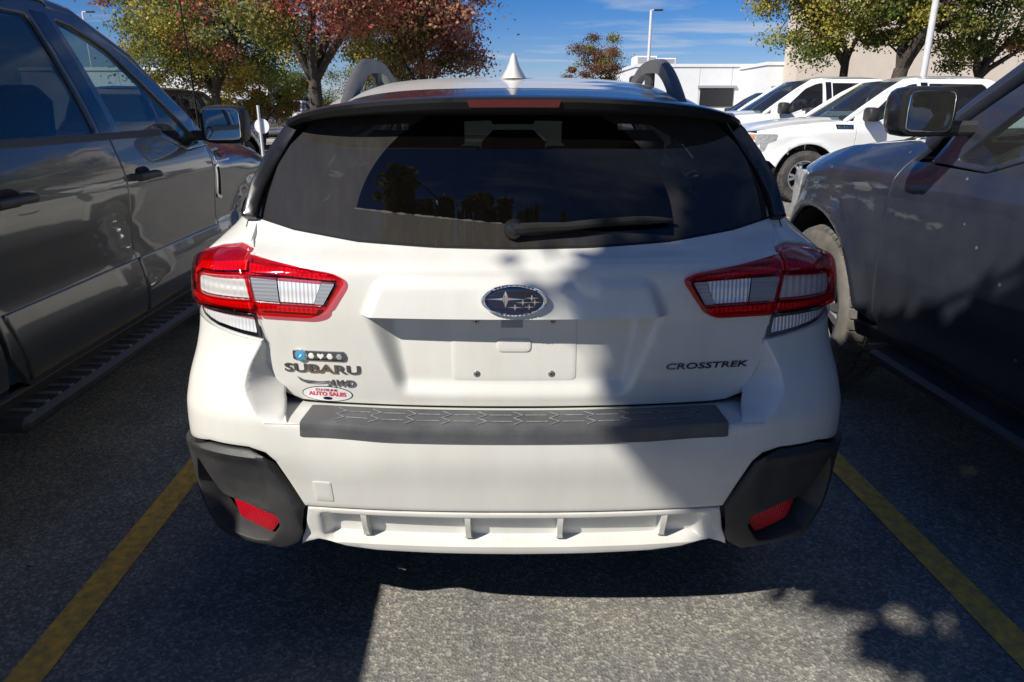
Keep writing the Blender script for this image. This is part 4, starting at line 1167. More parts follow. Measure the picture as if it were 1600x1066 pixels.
def vehicle(name, label, cat, paint, loc, rz, kind='pickup', res=.06, scale=1.0, group=None, ws=None, belt=1.33, roof=1.92, hood=(1.10, 1.22, 1.27),
            tyre='rubber', tyre_r=.41, tread=0, pane='tinted_glass', rear_pane='privacy_glass', trim='black_plastic', molding=True, bumper='chrome', badge=None,
            mirror_cap=None, step=True, antenna=False, tail='red_lamp', length=None, detail=True, hood_scoop=0.02, door0=-1.66, wheel0=-.95, nose=1.0, mirror_dz=0.0, mirror_s=1.0):
    root = empty(name, loc, rz); root.scale = (scale,) * 3
    tag(root, label, cat, group)
    wsf = pch(ws or [(.38,.93),(.46,.958),(.56,.990),(.64,.998),(.78,.978),(.82,.968),(.92,.974),(1.02,.986),(1.10,.992),(1.16,.988),(1.24,.970),(1.33,.943),(1.42,.915),(1.60,.845),(1.80,.755),(1.92,.69)])
    wa, wb = wheel0, (-4.62 if kind == 'pickup' else -3.85)
    L = length or (-5.85 if kind == 'pickup' else -4.85)
    tr = tyre_r
    def flare(y, z):
        g = 0
        for c in (wa, wb):
            r = np.sqrt((y - c) ** 2 + (z - tr) ** 2); g = g + .026 * np.exp(-((r - (tr + .125)) / .05) ** 2)
        return g * (z < 1.2)
    ysr = FRONT[::-1, 1]; xsr = FRONT[::-1, 0]
    rear_t = pch([(L - .01, .93), (L + .08, .965), (L + .3, .99), (L + .7, 1.0)])
    def SF(y, z):
        y = np.asarray(y, float); z = np.asarray(z, float)
        fx = np.interp(y, ysr, xsr) * np.where(y < L + .7, rear_t(y), 1.0)
        k = np.clip((z - (hz(y) - .17)) / .17, 0, 1.15) * sm(-1.80, -1.40, y)
        return st(wsf(z) * fx + flare(y, z) - .13 * k * k, y, z)
    def FQ(u, z):
        u = np.asarray(u, float); s = np.sign(u); a = np.abs(u)
        x = np.interp(a, FRU, FRONT[:, 0]); y = np.interp(a, FRU, FRONT[:, 1])
        return st(s * x * (wsf(z) * .0 + wsf(.98)), y - .10 * np.clip(np.asarray(z) - .95, 0, 1), z)
    P = lambda nm, poly, mat, **k: panel(nm, poly, k.pop('fn', SF), k.pop('r', res), mat, root, out=k.pop('out', (1, 0, 0)), mirror=k.pop('mirror', True), **{**dict(rim=.02, rnd=.005, bres=max(res * .5, .02), smooth_n=True), **k})
    hz = pch([(-6.0, hood[2]), (-1.75, hood[2]), (-1.45, hood[2] - .005), (-.8, hood[1]), (-.3, hood[0] + .045), (0, hood[0])])
    rk = .50
    def arch(c, r, a0, a1, n=18): return [(c + r * math.cos(t), tr + r * math.sin(t)) for t in np.linspace(a0, a1, n)]
    ar = tr + .10
    # --- sides
    dsp = (door0, -2.72, -3.74 if kind == 'pickup' else -3.62)
    af = math.asin(min(.9, (rk + .06 - tr) / ar))
    P('front_fender', [(dsp[0], rk + .02), (dsp[0], min(belt - .06, float(hz(dsp[0])) - .0)), (-1.4, float(hz(-1.4)) - .002), (-1.1, float(hz(-1.1)) - .002), (-.7, float(hz(-.7)) - .002), (-.35, float(hz(-.35)) - .004), (-.17, float(hz(-.17)) - .01), (-.17, .70), (-.36, .66)] + arch(wa, ar, af, math.pi - af), paint)
    P('front_door', rpoly([(dsp[0] - .008, rk), (dsp[1] + .004, rk), (dsp[1] + .004, belt), (-2.26, belt), (-1.95, belt - .10), (dsp[0] - .008, belt - .085)], [.10, .02, .005, .03, .03, .005]), paint)
    rd = [(dsp[1] - .004, rk), (dsp[2] + .12, rk)] + ([(dsp[2] + .03, .62)] if kind == 'pickup' else arch(wb, ar + .02, .25, 1.0, 6)) + [(dsp[2] + .0, belt), (dsp[1] - .004, belt)]
    P('rear_door', rpoly(rd, .015), paint)
    zr = 1.44 if kind == 'pickup' else belt
    if kind == 'pickup':
        P('cab_corner', [(dsp[2] - .006, rk + .04), (dsp[2] - .20, rk + .04), (dsp[2] - .20, belt), (dsp[2] - .006, belt)], paint)
        P('bed_side', [(dsp[2] - .22, rk + .03)] + arch(wb, ar, math.pi - af, af)[::-1] + [(L + .02, .62), (L + .02, zr), (dsp[2] - .22, zr)] if False else [(L + .02, .62), (L + .02, zr), (dsp[2] - .22, zr), (dsp[2] - .22, rk + .03)] + arch(wb, ar, af, math.pi - af), paint)
        bs = dsp[2] - .22
        for sx in (-1, 1):
            m = MB(); m.box((sx * .885, (bs + L) / 2, zr - .012), (.11, abs(L - bs) - .03, .05), bev=.012); m.build('bed_rail', trim, root)
            m = MB(); m.box((sx * .80, (bs + L) / 2, 1.12), (.04, abs(L - bs) - .05, .60)); m.build('bed_wall', paint, root)
        m = MB(); m.box((0, (bs + L) / 2, .85), (1.64, abs(L - bs) - .04, .05)); m.build('bed_floor', 'black_plastic', root)
        m = MB(); m.box((0, bs - .03, 1.12), (1.62, .05, .62)); m.build('bed_front_wall', paint, root)
        m = MB(); m.box((0, L + .03, 1.10), (1.74, .07, .66), bev=.015); m.build('tailgate', paint, root)
    else:
        P('rear_quarter', arch(wb, ar, af, math.pi - af)[::1] + [(L + .04, .60), (L + .02, belt), (dsp[2] - .008, belt), (dsp[2] - .008, rk + .25)], paint)
        def HT(s, t): return st(s * (.90 - .24 * np.clip(t - .52, 0, 1) / .48), L + .02 + .05 * (1 - t) * 0 - .05 * (1 - s * s) + .30 * np.clip(t - .52, 0, 1) ** 1.3, .60 + (roof - .64) * t)
        sheet('hatch', HT, (-.98, .98), (0, .56), 12, 10, paint, root, flip=False)
        sheet('rear_window', HT, (-.90, .90), (.57, .94), 12, 8, rear_pane, root)
        sheet('hatch_top', HT, (-.98, .98), (.93, 1.0), 12, 3, paint, root)
        m = MB(); m.box((0, L - .03, .52), (1.84, .16, .24), bev=.05); m.build('rear_bumper', paint, root)
        m = MB(); m.box((0, L - .085, .80), (.34, .02, .17), bev=.005); m.build('number_plate', 'sign_white', root)
    for sx in (-1, 1):
        m = MB(); m.box((sx * .90, L + .04, 1.06), (.15, .11, .42 if kind == 'pickup' else .34), bev=.03); m.build('tail_lamp', tail, root)
    if molding:
        P('door_molding', [(dsp[0] - .02, .56), (dsp[1] + .012, .53), (dsp[1] + .012, .785), (dsp[0] - .02, .785)], paint, off=.012, rim=.012, rnd=.008)
        P('door_molding', [(dsp[1] - .012, .53), (dsp[2] + .11, .53), (dsp[2] + .05, .785), (dsp[1] - .012, .785)], paint, off=.012, rim=.012, rnd=.008)
    P('rocker', [(wa - ar + .0, rk - .07), (wb + ar, rk - .07), (wb + ar, rk - .004), (wa - ar, rk - .004)], trim)
    # --- glasshouse
    gt = -3.86 if kind == 'pickup' else L + .22
    top = roof - .02
    fw = rpoly([(-1.76, belt - .065), (-1.95, belt - .075), (-2.22, belt + .022), (-2.60, belt + .022), (-2.62, top - .075), (-2.50, top - .09), (-2.28, top - .18)], [.02, .03, .05, .02, .03, .05, .05])
    rw = rpoly([(-2.80, belt + .022), (dsp[2] + .06, belt + .022), (dsp[2] + .03, top - .14), (dsp[2] + .10, top - .085), (-2.80, top - .075)], [.02, .04, .05, .03, .03])
    wins = [fw, rw]
    if kind == 'suv': wins.append(rpoly([(dsp[2] - .06, belt + .022), (L + .30, belt + .05), (L + .42, top - .10), (dsp[2] - .06, top - .085)], .04))
    gh = [(-1.60, belt + .004), (-1.64, belt + .03), (-2.42, top - .03), (-2.60, top), (gt + .15, top), (gt, top - .06), (gt - .05, belt + .004)]
    gh = [(-1.60, belt - .08), (-1.64, belt + .01), (-2.36, top - .05), (-2.58, top), (gt + .15, top), (gt, top - .06), (gt - .06, belt + .004), (-2.26, belt + .004), (-1.95, belt - .095)]
    P('cab_frame', gh, paint, holes=wins, rim=.03, rnd=.006)
    P('door_window', fw, pane, off=-.014, rim=0, rnd=0, r=.12)
    P('door_window', rw, rear_pane, off=-.014, rim=0, rnd=0, r=.12)
    if kind == 'suv': P('quarter_window', wins[2], rear_pane, off=-.014, rim=0, rnd=0, r=.12)
    P('window_pillar', [(-2.665, belt + .01), (-2.775, belt + .01), (-2.775, top - .06), (-2.665, top - .06)], 'gloss_black', off=.003, rim=.01, rnd=.003)
    P('window_trim', [(-2.20, belt - .012), (gt + .05, belt - .012), (gt + .05, belt + .018), (-2.20, belt + .018)], trim, off=.006, rim=.012, rnd=.005)
    rx = float(wsf(top)) 
    def RF(s, y):
        a = np.abs(s); yy = y
        endf = sm(-2.38, -2.85, yy) * 1.0; endr = sm(gt - .02, gt + .35, yy)
        return st(s * (rx + .012), yy, top + .004 + .055 * (1 - a ** 2.4) * (.35 + .65 * endf) * (.4 + .6 * endr) - .045 * (1 - endf) * (1 - a * a * 0) * .9 - .02 * (1 - endr))
    sheet('roof', RF, (-1, 1), (-2.40, gt), 21, 16, paint, root, flip=True)
    def WS(s, t): return st(s * (.86 - .17 * t), -1.50 - .90 * t + .17 * (1 - s * s), hood[2] + .01 + (top - .045 - hood[2] - .01 + .02 * (1 - s * s)) * t)
    sheet('windscreen', WS, (-.97, .97), (0, 1), 15, 9, 'clear_glass', root)
    for sx in (-1, 1):
        m = MB(); m.tube([(sx * .885, -1.50, hood[2] - .01), (sx * .85, -1.72, hood[2] + .15), (sx * .775, -2.12, hood[2] + .42), (sx * (rx - .015), -2.42, top - .045), (sx * (rx - .02), -2.62, top - .028)], .040, 10); m.build('windscreen_pillar', paint, root)
    if kind == 'pickup':
        def BW(s, t): return st(s * (.86 - .18 * t), gt - .08 + .04 * t - .05 * (1 - s * s), belt + (top - belt) * t)
        sheet('rear_window', BW, (-.9, .9), (.12, .85), 8, 5, rear_pane, root)
        m = MB(); m.box((0, gt - .06, 1.0), (1.84, .04, .72)); m.build('cab_back', paint, root)
    # --- bonnet and nose
    def HD(s, y):
        a = np.abs(s); x = s * (SF(y, hz(y))[..., 0] - .006)
        return st(x, y - .05 * (1 - s * s) * 0, hz(y) + (.050 * (1 - a ** 2.2) + hood_scoop * (sm(.70, .55, a) - sm(.30, .18, a) * .5)) * sm(-.02, -.35, y) - .006)
    sheet('bonnet', HD, (-1, 1), (-1.56, -.06), 31, 18, paint, root)
    P('nose_panel', full([(0, .66), (.98, .66), (.98, hood[0] - .02), (0, hood[0] + .02)]), paint, fn=FQ, out=(0, 1, 0), mirror=False)
    P('grille', rpoly(full([(0, .70), (.60, .70), (.64, .88), (.60, hood[0] - .03), (0, hood[0] - .03)]), .03), 'gap_black', fn=FQ, out=(0, 1, 0), mirror=False, off=.012)
    for zz_ in (.76, .86, .96, 1.04):
        P('grille_bar', full([(0, zz_ - .018), (.60, zz_ - .018), (.60, zz_ + .018), (0, zz_ + .018)]), 'chrome' if bumper == 'chrome' else trim, fn=FQ, out=(0, 1, 0), mirror=False, off=.03, r=.1, rim=.02)
    hl = rpoly([(.70, .84), (.92, .84), (.92, .86), (1.20, .87), (1.24, hood[0] - .03), (.70, hood[0] - .04)], .02)
    if detail:   # C-shaped lamp cluster: a clear bracket round a body-colour tongue, amber ends
        hl = rpoly([(.66, .80), (1.06, .80), (1.10, .93), (1.22, .98), (1.23, 1.07), (.66, 1.07), (.66, .985), (.90, .985), (.90, .885), (.66, .885)], .012)
    def FSIDE(u, z):
        u = np.asarray(u, float); a = np.abs(u)
        x = np.interp(a, FRU, FRONT[:, 0]); y = np.interp(a, FRU, FRONT[:, 1])
        return st(wsf(z) * x * np.sign(u), y, z)
    P('headlight', hl, 'headlamp', fn=FSIDE, out=(.7, 1, 0), off=.006, r=.05)
    if detail:
        for z0, z1 in ((.815, .87), (1.0, 1.055)):
            P('headlight_marker', [(.80, z0), (.885, z0), (.885, z1), (.80, z1)], 'amber', fn=FSIDE, out=(.7, 1, 0), off=.010, r=.05, rim=.004, rnd=.002)
    def BP(u, z):
        u = np.asarray(u, float); z = np.asarray(z, float); a = np.abs(u)
        x = np.interp(a, FRU, FRONT[:, 0]); y = np.interp(a, FRU, FRONT[:, 1])
        return st(np.sign(u) * x * .985, y + .035 + .02 * np.cos((z - .54) * 8), z)
    P('front_bumper', full([(0, .44), (1.02, .44), (1.16, .48), (1.16, .648), (0, .648)]), bumper if bumper else paint, fn=BP, out=(0, 1, 0), mirror=False, rim=.06, rnd=.02)
    P('air_dam', full([(0, .30), (.95, .32), (.95, .435), (0, .435)]), 'gap_black', fn=lambda u, z: BP(u, z) - np.array([0, .06, 0]), out=(0, 1, 0), mirror=False, rim=.03)
    # --- mirrors, handles, steps
    for sx in (-1, 1):
        mm = empty('door_mirror'); mm.parent = root
        mc = mirror_cap or trim
        cx, cy, cz = sx * 1.135, -1.80, belt + .035 + mirror_dz
        m = MB(); m.add(*blob((cx, cy + .035, cz), (.25 * mirror_s, .15, .215 * mirror_s), 4)); m.build('housing', mc, mm)
        m = MB(); m.add(*blob((cx, cy - .030, cz), (.237 * mirror_s, .03, .203 * mirror_s), 5)); m.build('frame', 'gap_black', mm)
        m = MB(); m.add(*blob((cx, cy - .0455, cz), (.205 * mirror_s, .002, .170 * mirror_s), 7)); m.build('mirror_glass', 'mirror', mm)
        m = MB(); m.box((sx * .965, cy + .03, cz - .060), (.20, .06, .055), bev=.015); m.build('mount', trim, mm)
        for yh in (dsp[1] + .17, dsp[2] + .19):
            px = float(SF(np.array([yh]), np.array([1.15]))[0][0])
            dh = empty('door_handle'); dh.parent = root
            m = MB(); m.tube([(sx * (px - .01), yh + .12, 1.15), (sx * (px + .030), yh + .10, 1.15), (sx * (px + .036), yh, 1.152), (sx * (px + .030), yh - .10, 1.15), (sx * (px - .01), yh - .12, 1.15)], .017, 8); m.build('grip', trim, dh)
            v_ = [(sx * (px + .002), yh + .075 * math.cos(t), 1.15 + .042 * math.sin(t)) for t in np.linspace(0, 2 * math.pi, 16, endpoint=False)]
            mesh('cup', v_ , [tuple(range(16))], 'gap_black', dh, False)
        if step:
            s_ = empty('side_step'); s_.parent = root
            m = MB(); m.box((sx * .985, (dsp[0] + dsp[2]) / 2 - .05, .425), (.15, 2.12, .055), bev=.018); m.build('board', trim, s_)
            for k in range(26):
                if not detail and k: break
                yy = dsp[0] - .12 - k * .078
                m = MB(); m.box((sx * .99, yy, .4545), (.105, .026, .010), bev=.003); m.build('tread_rib', 'step_plastic', s_)
            for yy in (dsp[0] - .25, dsp[2] + .3):
                m = MB(); m.box((sx * .86, yy, .41), (.16, .06, .05)); m.build('bracket', 'gap_black', s_)
    # --- wheels
    for yc in (wa, wb):
        for sx in (-1, 1):
            wheel(root, (sx * .825, yc, tr), sx, tr, .26, tr * .62, 6, tyre, tread)
            v_, f_ = [], []
            for k in range(13):
                t = math.pi * k / 12
                for xx in (.50, .97): v_.append((sx * xx, yc + (ar + .0) * math.cos(t), tr + ar * math.sin(t)))
            for k in range(12): f_.append((2*k, 2*k+1, 2*k+3, 2*k+2))
            mesh('arch_liner', v_, f_, 'gap_black', root)
    m = MB(); m.box((0, (L - .5) / 2, .56), (1.1, abs(L) - .9, .20)); m.build('chassis', 'gap_black', root)
    m = MB(); m.box((0, (-1.7 + gt) / 2, .64), (1.78, abs(gt + 1.7), .08)); m.build('cab_floor', 'interior_black', root)
    # --- cabin
    m = MB(); m.box((0, -1.72, belt - .12), (1.70, .42, .24), bev=.06); m.build('dashboard', 'interior_black', root)
    m = MB(); m.lathe([(-.015, .185), (.0, .20), (.015, .185), (0, .17)], 24, 'y', (-.42, -2.02, belt - .02), True); m.build('steering_wheel', 'interior_black', root)
    for y0, rows in ((-2.75, (-.45, .45)), (-3.62, (-.5, 0, .5))):
        for x in rows:
            s_ = empty('seat'); s_.parent = root
            m = MB(); m.box((x, y0 + .28, .92), (.52, .52, .20), bev=.05); m.build('cushion', 'interior_grey', s_)
            m = MB(); m.box((x, y0, 1.22), (.52, .16, .66), Matrix.Rotation(R(-10), 3, 'X'), bev=.06); m.build('backrest', 'interior_grey', s_)
            m = MB(); m.box((x, y0 - .09, 1.64), (.28, .11, .20), bev=.05); m.build('headrest', 'interior_grey', s_)
    m = MB(); m.box((0, -2.36, top - .14), (.26, .02, .075), bev=.012); m.tube([(0, -2.35, top - .12), (0, -2.34, top - .05)], .012); m.build('interior_mirror', 'interior_black', root)
    # --- fender vent with badge
    if badge:
        v0, v1 = -1.60, -1.36
        for sx in (1, -1):
            vb = rpoly([(v0, 1.155), (v1, 1.155), (v1, 1.205), (v0, 1.205)], .006)
            bo = P('fender_badge', vb, 'gloss_black', off=.006, rim=.008, rnd=.002, mirror=False, r=.05, fn=(lambda y, z, sx=sx: SF(y, z) * np.array([sx, 1, 1])), out=(sx, 0, 0))
            P('badge_frame', rpoly([(v0 - .012, 1.143), (v1 + .012, 1.143), (v1 + .012, 1.217), (v0 - .012, 1.217)], .008), 'chrome', off=.004, holes=[vb], rim=.006, rnd=.002, mirror=False, r=.05, fn=(lambda y, z, sx=sx: SF(y, z) * np.array([sx, 1, 1])), out=(sx, 0, 0))
            v, f = text_mesh(badge, 1, .03, 0, .05)
            yy = (v0 + .02 + (v1 - v0 - .04) * v[:, 0]) if sx > 0 else (v1 - .02 - (v1 - v0 - .04) * v[:, 0])
            p = SF(yy, 1.163 + .034 * v[:, 1]) * np.array([sx, 1, 1]); p[:, 0] += sx * (.007 + .003 * v[:, 2])
            mesh('lettering', p, f, 'chrome', root, False)
        if badge != 'F-150 ':
            P('fender_vent', rpoly([(-1.635, .94), (-1.56, .92), (-1.585, 1.135), (-1.635, 1.135)], .012), 'chrome', off=.008, rim=.01, rnd=.004, r=.05)
            P('vent_opening', rpoly([(-1.62, .96), (-1.578, .945), (-1.598, 1.12), (-1.62, 1.12)], .01), 'gap_black', off=.011, rim=.004, rnd=.001, r=.05)
    if antenna:
        m = MB(); m.tube([(.80, -1.30, hood[2] - .03), (.80, -1.30, hood[2] + .03), (.81, -1.38, hood[2] + 1.0)], [.012, .008, .003], 6); m.build('radio_antenna', 'gap_black', root)
    if nose != 1.0:                     # shorter overhang ahead of the front axle
        for o in root.children_recursive:
            if o.type == 'MESH' and o.parent.name.split('.')[0] != 'wheel':
                for v in o.data.vertices:
                    if v.co.y > -.75: v.co.y = -.75 + (v.co.y + .75) * nose
    return root

# ================================================================== trees
def tree(name, label, loc, h_trunk, crown_c, crown_r, leaves, leaf, pals, seed, trunk_r=.16, forks=4, group=None, lean=(0, 0), clumps=60, gap=.45, cat='tree', given=None):
    """A tapered, forking trunk; limbs reach into leaf clumps that fill the crown's volume unevenly."""
    rg = np.random.default_rng(seed)
    root = empty(name, loc); tag(root, label, cat, group)
    cc = np.array(crown_c, float); cr_ = np.array(crown_r, float)
    # clump centres: towards the shell of an uneven ellipsoid
    d = rg.normal(size=(clumps, 3)); d /= np.linalg.norm(d, axis=1)[:, None]
    rad = rg.uniform(.25, 1.0, clumps) ** .55
    lump = 1 + .22 * np.sin(d[:, 0] * 4 + seed) * np.cos(d[:, 1] * 5 - seed) + .12 * rg.normal(size=clumps)
    cl = cc + d * cr_ * (rad * lump)[:, None]
    if given is not None: cl = np.array(given); clumps = len(cl)
    fork = np.array([lean[0], lean[1], h_trunk])
    m = MB()
    m.tube([(0, 0, -.05), (lean[0] * .1, lean[1] * .1, h_trunk * .12), (lean[0] * .5 + .04, lean[1] * .5 - .03, h_trunk * .55), tuple(fork)], [trunk_r * 1.45, trunk_r * 1.08, trunk_r * .92, trunk_r * .85], 10)
    limbs = []
    for k in range(forks):
        a = 2 * math.pi * (k + rg.uniform(-.3, .3)) / forks
        tip = cc + np.array([math.cos(a) * cr_[0] * .55, math.sin(a) * cr_[1] * .55, cr_[2] * rg.uniform(-.1, .55)])
        mid = fork * .5 + tip * .5 + np.array([rg.uniform(-.2, .2), rg.uniform(-.2, .2), -.12 * cr_[2]])
        pts = [tuple(fork - np.array([0, 0, .12])), tuple(fork * .75 + mid * .25 + rg.normal(size=3) * .04), tuple(mid), tuple(mid * .4 + tip * .6 + rg.normal(size=3) * .08), tuple(tip)]
        m.tube(pts, [trunk_r * .68, trunk_r * .58, trunk_r * .42, trunk_r * .28, trunk_r * .12], 8)
        limbs.append([np.array(p) for p in pts])
    for c in (cl if given is None else cl[::4]):
        best = min(((np.linalg.norm(p - c), j, i) for j, lb in enumerate(limbs) for i, p in enumerate(lb[1:])), key=lambda q: q[0])
        p = limbs[best[1]][best[2] + 1]
        md = p * .5 + c * .5 + rg.normal(size=3) * .06 * cr_.min()
        m.tube([tuple(p), tuple(md), tuple(c)], [trunk_r * .20, trunk_r * .12, trunk_r * .04], 5, False)
    m.build('trunk', 'bark', root)
    per = rg.dirichlet(np.ones(clumps) * 3) * leaves
    V, F, C = [], [], []
    sc = cr_.mean() * gap
    pal_of = rg.uniform(size=clumps)
    for c, k, pu in zip(cl, per, pal_of):
        k = max(4, int(k))
        s = sc * rg.uniform(.55, 1.15)
        o = rg.normal(size=(k, 3)) * np.array([s, s, s * .62]) * .55
        pos = c + o
        # pick the palette entry for this clump by where it hangs
        t = (c - cc) / cr_
        base = np.array(pals(t, pu), float)
        ax = rg.normal(size=(k, 3)); ax[:, 2] -= .5; ax /= np.linalg.norm(ax, axis=1)[:, None]
        sd = np.cross(ax, rg.normal(size=(k, 3))); sd /= np.linalg.norm(sd, axis=1)[:, None] + 1e-9
        L = leaf * rg.uniform(.6, 1.35, k)[:, None]
        w = L * rg.uniform(.32, .52, k)[:, None]
        nrm = np.cross(ax, sd)
        p0 = pos - ax * L * .5; p2 = pos + ax * L * .5; p1 = pos + sd * w + nrm * L * .10; p3 = pos - sd * w + nrm * L * .10
        b = len(V) * 4
        V.append(np.stack([p0, p1, p2, p3], 1).reshape(-1, 3))
        col = base * rg.uniform(.62, 1.30, (k, 1)) * (1 + rg.normal(size=(k, 3)) * .10)
        C.append(np.repeat(np.clip(col, .004, .8), 4, 0))
    V = np.concatenate(V); C = np.concatenate(C); n = len(V) // 4
    me = bpy.data.meshes.new('crown')
    me.vertices.add(len(V)); me.vertices.foreach_set('co', V.ravel().astype(np.float32))
    me.loops.add(n * 4); me.polygons.add(n)
    me.loops.foreach_set('vertex_index', np.arange(n * 4, dtype=np.int32))
    me.polygons.foreach_set('loop_start', np.arange(0, n * 4, 4, dtype=np.int32))
    me.update(calc_edges=True)
    at = me.attributes.new('col', 'FLOAT_COLOR', 'POINT')
    at.data.foreach_set('color', np.concatenate([C, np.ones((len(C), 1))], 1).ravel().astype(np.float32))
    me.materials.append(MATS['leaf'])
    o = bpy.data.objects.new('crown', me); COL.objects.link(o); o.parent = root
    return root

GREEN = (.11, .145, .028); OLIVE = (.22, .22, .05); YELL = (.42, .36, .06); RED = (.50, .095, .09); RUST = (.40, .19, .10); DARK = (.040, .055, .016)
PINK = (.50, .24, .19); GOLD = (.36, .21, .03)
def pick(ws):
    ws = [(w, c) for w, c in ws]; tot = sum(w for w, c in ws)
    def f(t, u):
        a = u * tot
        for w, c in ws:
            if a < w: return c
            a -= w
        return ws[-1][1]
    return f
def autumn(t, u):                      # red and rust at the top and outside, green and gold low down
    k = t[2] + .55 * (u - .5)
    k = t[2] + .45 * (u - .5) + .18 * t[0]
    if k > -.55: return PINK if u < .40 else (RUST if u < .72 else RED)
    if k > -.78: return RUST if u < .35 else (OLIVE if u < .65 else (RED if u > .85 else YELL))
    return OLIVE if u < .35 else (YELL if u < .55 else GREEN)

def gx(px, Y): return (px - 800) * (Y * .949 + .3) / 1100

def setting():
    tree('autumn_tree', 'tall tree with red and gold autumn leaves, its forked trunk behind the left roof rail', (gx(497, 17), 17, 0), 2.15, (.35, 0, 5.0), (3.2, 3.0, 2.75), 68512, 0.074, autumn, 3, .17, 5, clumps=170, gap=.27, lean=(.05, 0))
    tree('crimson_tree', 'crimson-tipped tree rising right of the left roof rail against blue sky', (gx(668, 21), 21, 0), 1.7, (0, 0, 3.65), (1.55, 1.6, 1.55), 31972, 0.071, lambda t, u: (RED if u > .7 else PINK) if t[0] + u * .6 > .72 else ((RUST if u > .55 else (.30, .22, .08)) if u > .2 else OLIVE), 5, .11, 4, clumps=85, gap=.31)
    tree('green_tree', 'small green tree between the two red autumn trees', (gx(622, 23), 23, 0), 1.6, (0, 0, 3.6), (1.25, 1.3, 1.8), 22837, 0.066, pick([(3, GREEN), (2, OLIVE), (1, YELL)]), 6, .10, 3, clumps=45, gap=.3)
    tree('olive_tree', 'wide olive-green tree above the grey truck mirror', (gx(345, 24), 24, 0), 2.0, (.1, 0, 3.8), (2.7, 2.3, 1.75), 54810, 0.071, pick([(4, OLIVE), (3, GREEN), (2, YELL), (.6, RUST)]), 8, .16, 5, clumps=120, gap=.30)
    tree('golden_shrub', 'golden yellow shrub under the olive tree beside the parked cars', (gx(410, 27), 27, 0), .8, (0, 0, 2.2), (1.7, 1.3, 1.2), 22837, 0.066, pick([(3, GOLD), (2, YELL), (1, OLIVE)]), 9, .08, 4, clumps=40, gap=.32, cat='shrub')
    tree('dark_hedge_tree', 'dark leafy tree low behind the white truck under the autumn tree', (gx(500, 56), 56, 0), 1.0, (0, 0, 2.6), (6.5, 1.5, 2.0), 36540, 0.087, pick([(3, DARK), (2, GREEN), (1, RUST)]), 10, .12, 5, clumps=70, gap=.3)
    tree('dark_hedge_tree', 'dark leafy tree low behind the brown vehicle, left of the golden shrub', (gx(300, 54), 54, 0), 1.0, (0, 0, 2.7), (7.0, 1.5, 2.1), 36540, 0.087, pick([(3, DARK), (3, OLIVE), (1, GREEN)]), 12, .12, 5, clumps=70, gap=.3)
    tree('rust_tree', 'small sparse rust-brown tree left of the right roof rail', (gx(930, 44), 44, 0), 1.6, (0, 0, 4.0), (1.75, 1.6, 1.6), 15529, 0.082, pick([(2, (.22, .11, .07)), (1, OLIVE), (2, (.15, .085, .06))]), 13, .10, 5, clumps=40, gap=.26)
    tree('locust_tree', 'green and gold tree with a slim forked trunk before the beige wall', (gx(1300, 25), 25, 0), 2.9, (-.5, 0, 5.1), (2.6, 2.4, 2.2), 38823, 0.082, pick([(3.5, (.30, .30, .06)), (2, GREEN), (2.5, YELL), (.5, RUST)]), 14, .15, 4, clumps=80, gap=.25, lean=(.1, 0))
    tree('locust_tree', 'thick-trunked leaning green tree left of the white lamp post', (gx(1368, 23), 23, 0), 2.6, (.9, 0, 5.0), (2.3, 2.2, 2.0), 29688, 0.082, pick([(3, GREEN), (.8, DARK), (2.5, OLIVE), (.8, YELL)]), 15, .24, 4, clumps=70, gap=.24, lean=(.45, 0))
    tree('locust_tree', 'sparse dark green tree right of the white lamp post by the beige wall', (gx(1520, 24), 24, 0), 2.5, (.3, 0, 4.4), (2.6, 2.2, 2.0), 23751, 0.082, pick([(2.5, GREEN), (1, DARK), (2.5, OLIVE), (.5, RUST)]), 16, .15, 5, clumps=75, gap=.22, lean=(-.2, 0))
    # the tree behind the camera whose shade falls on the right half of the car
    rg = np.random.default_rng(77)
    zone = np.array([(1.10,-.3),(.98,1.0),(1.02,1.5),(1.14,1.70),(1.0,1.88),(.98,2.1),(1.0,2.3),(1.10,2.52),(1.60,2.62),(1.74,3.0),(1.86,3.6),(2.14,3.62),(2.22,2.95),(2.45,3.0),(3.4,3.15),(4.6,2.6),(5.0,1.2),(4.6,-.8),(3.2,-1.6),(1.8,-1.2)])
    g = np.stack(np.meshgrid(np.arange(.9, 5.1, .165), np.arange(-1.7, 3.3, .165)), -1).reshape(-1, 2) + rg.uniform(-.06, .06, (31 * 26 if False else len(np.arange(.9, 5.1, .165)) * len(np.arange(-1.7, 3.3, .165)), 2))
    g = g[inpoly(g, zone)]
    g = np.concatenate([g, rg.uniform((1.5, 2.15), (1.95, 2.6), (16, 2)), rg.uniform((1.75, 2.9), (2.1, 3.5), (12, 2)), rg.uniform((1.06, 1.88), (1.3, 2.15), (10, 2))])
    # the sprays hang in a crown four metres up, up-sun of the stalls
    zs = 4.25 + .55 * np.sin(g[:, 0] * 2.1 + 1) * np.cos(g[:, 1] * 1.7) + rg.uniform(-.45, .45, len(g))
    hole = np.where((g[:, 1] > 2.34) & (g[:, 1] < 2.75) & (g[:, 0] < 1.9), .30, np.where((g[:, 0] < 1.55) & (g[:, 1] > 1.2) & (g[:, 1] < 1.82), .34, .015))
    keep = rg.uniform(size=len(g)) > hole
    ctr = np.stack([g[:, 0] - .90 * zs, g[:, 1] - .77 * zs, zs], 1)[keep]
    base = np.array([-1.25, -3.3, 0])
    tree('shade_tree', 'leafy tree behind the viewer that shades the right side of the car', tuple(base), 2.6, (.4, .75, 4.3), (2.0, 2.0, .8), 46000, .105, pick([(3, OLIVE), (2, GREEN), (1, YELL)]), 21, .16, 5, gap=.075, given=ctr - base)

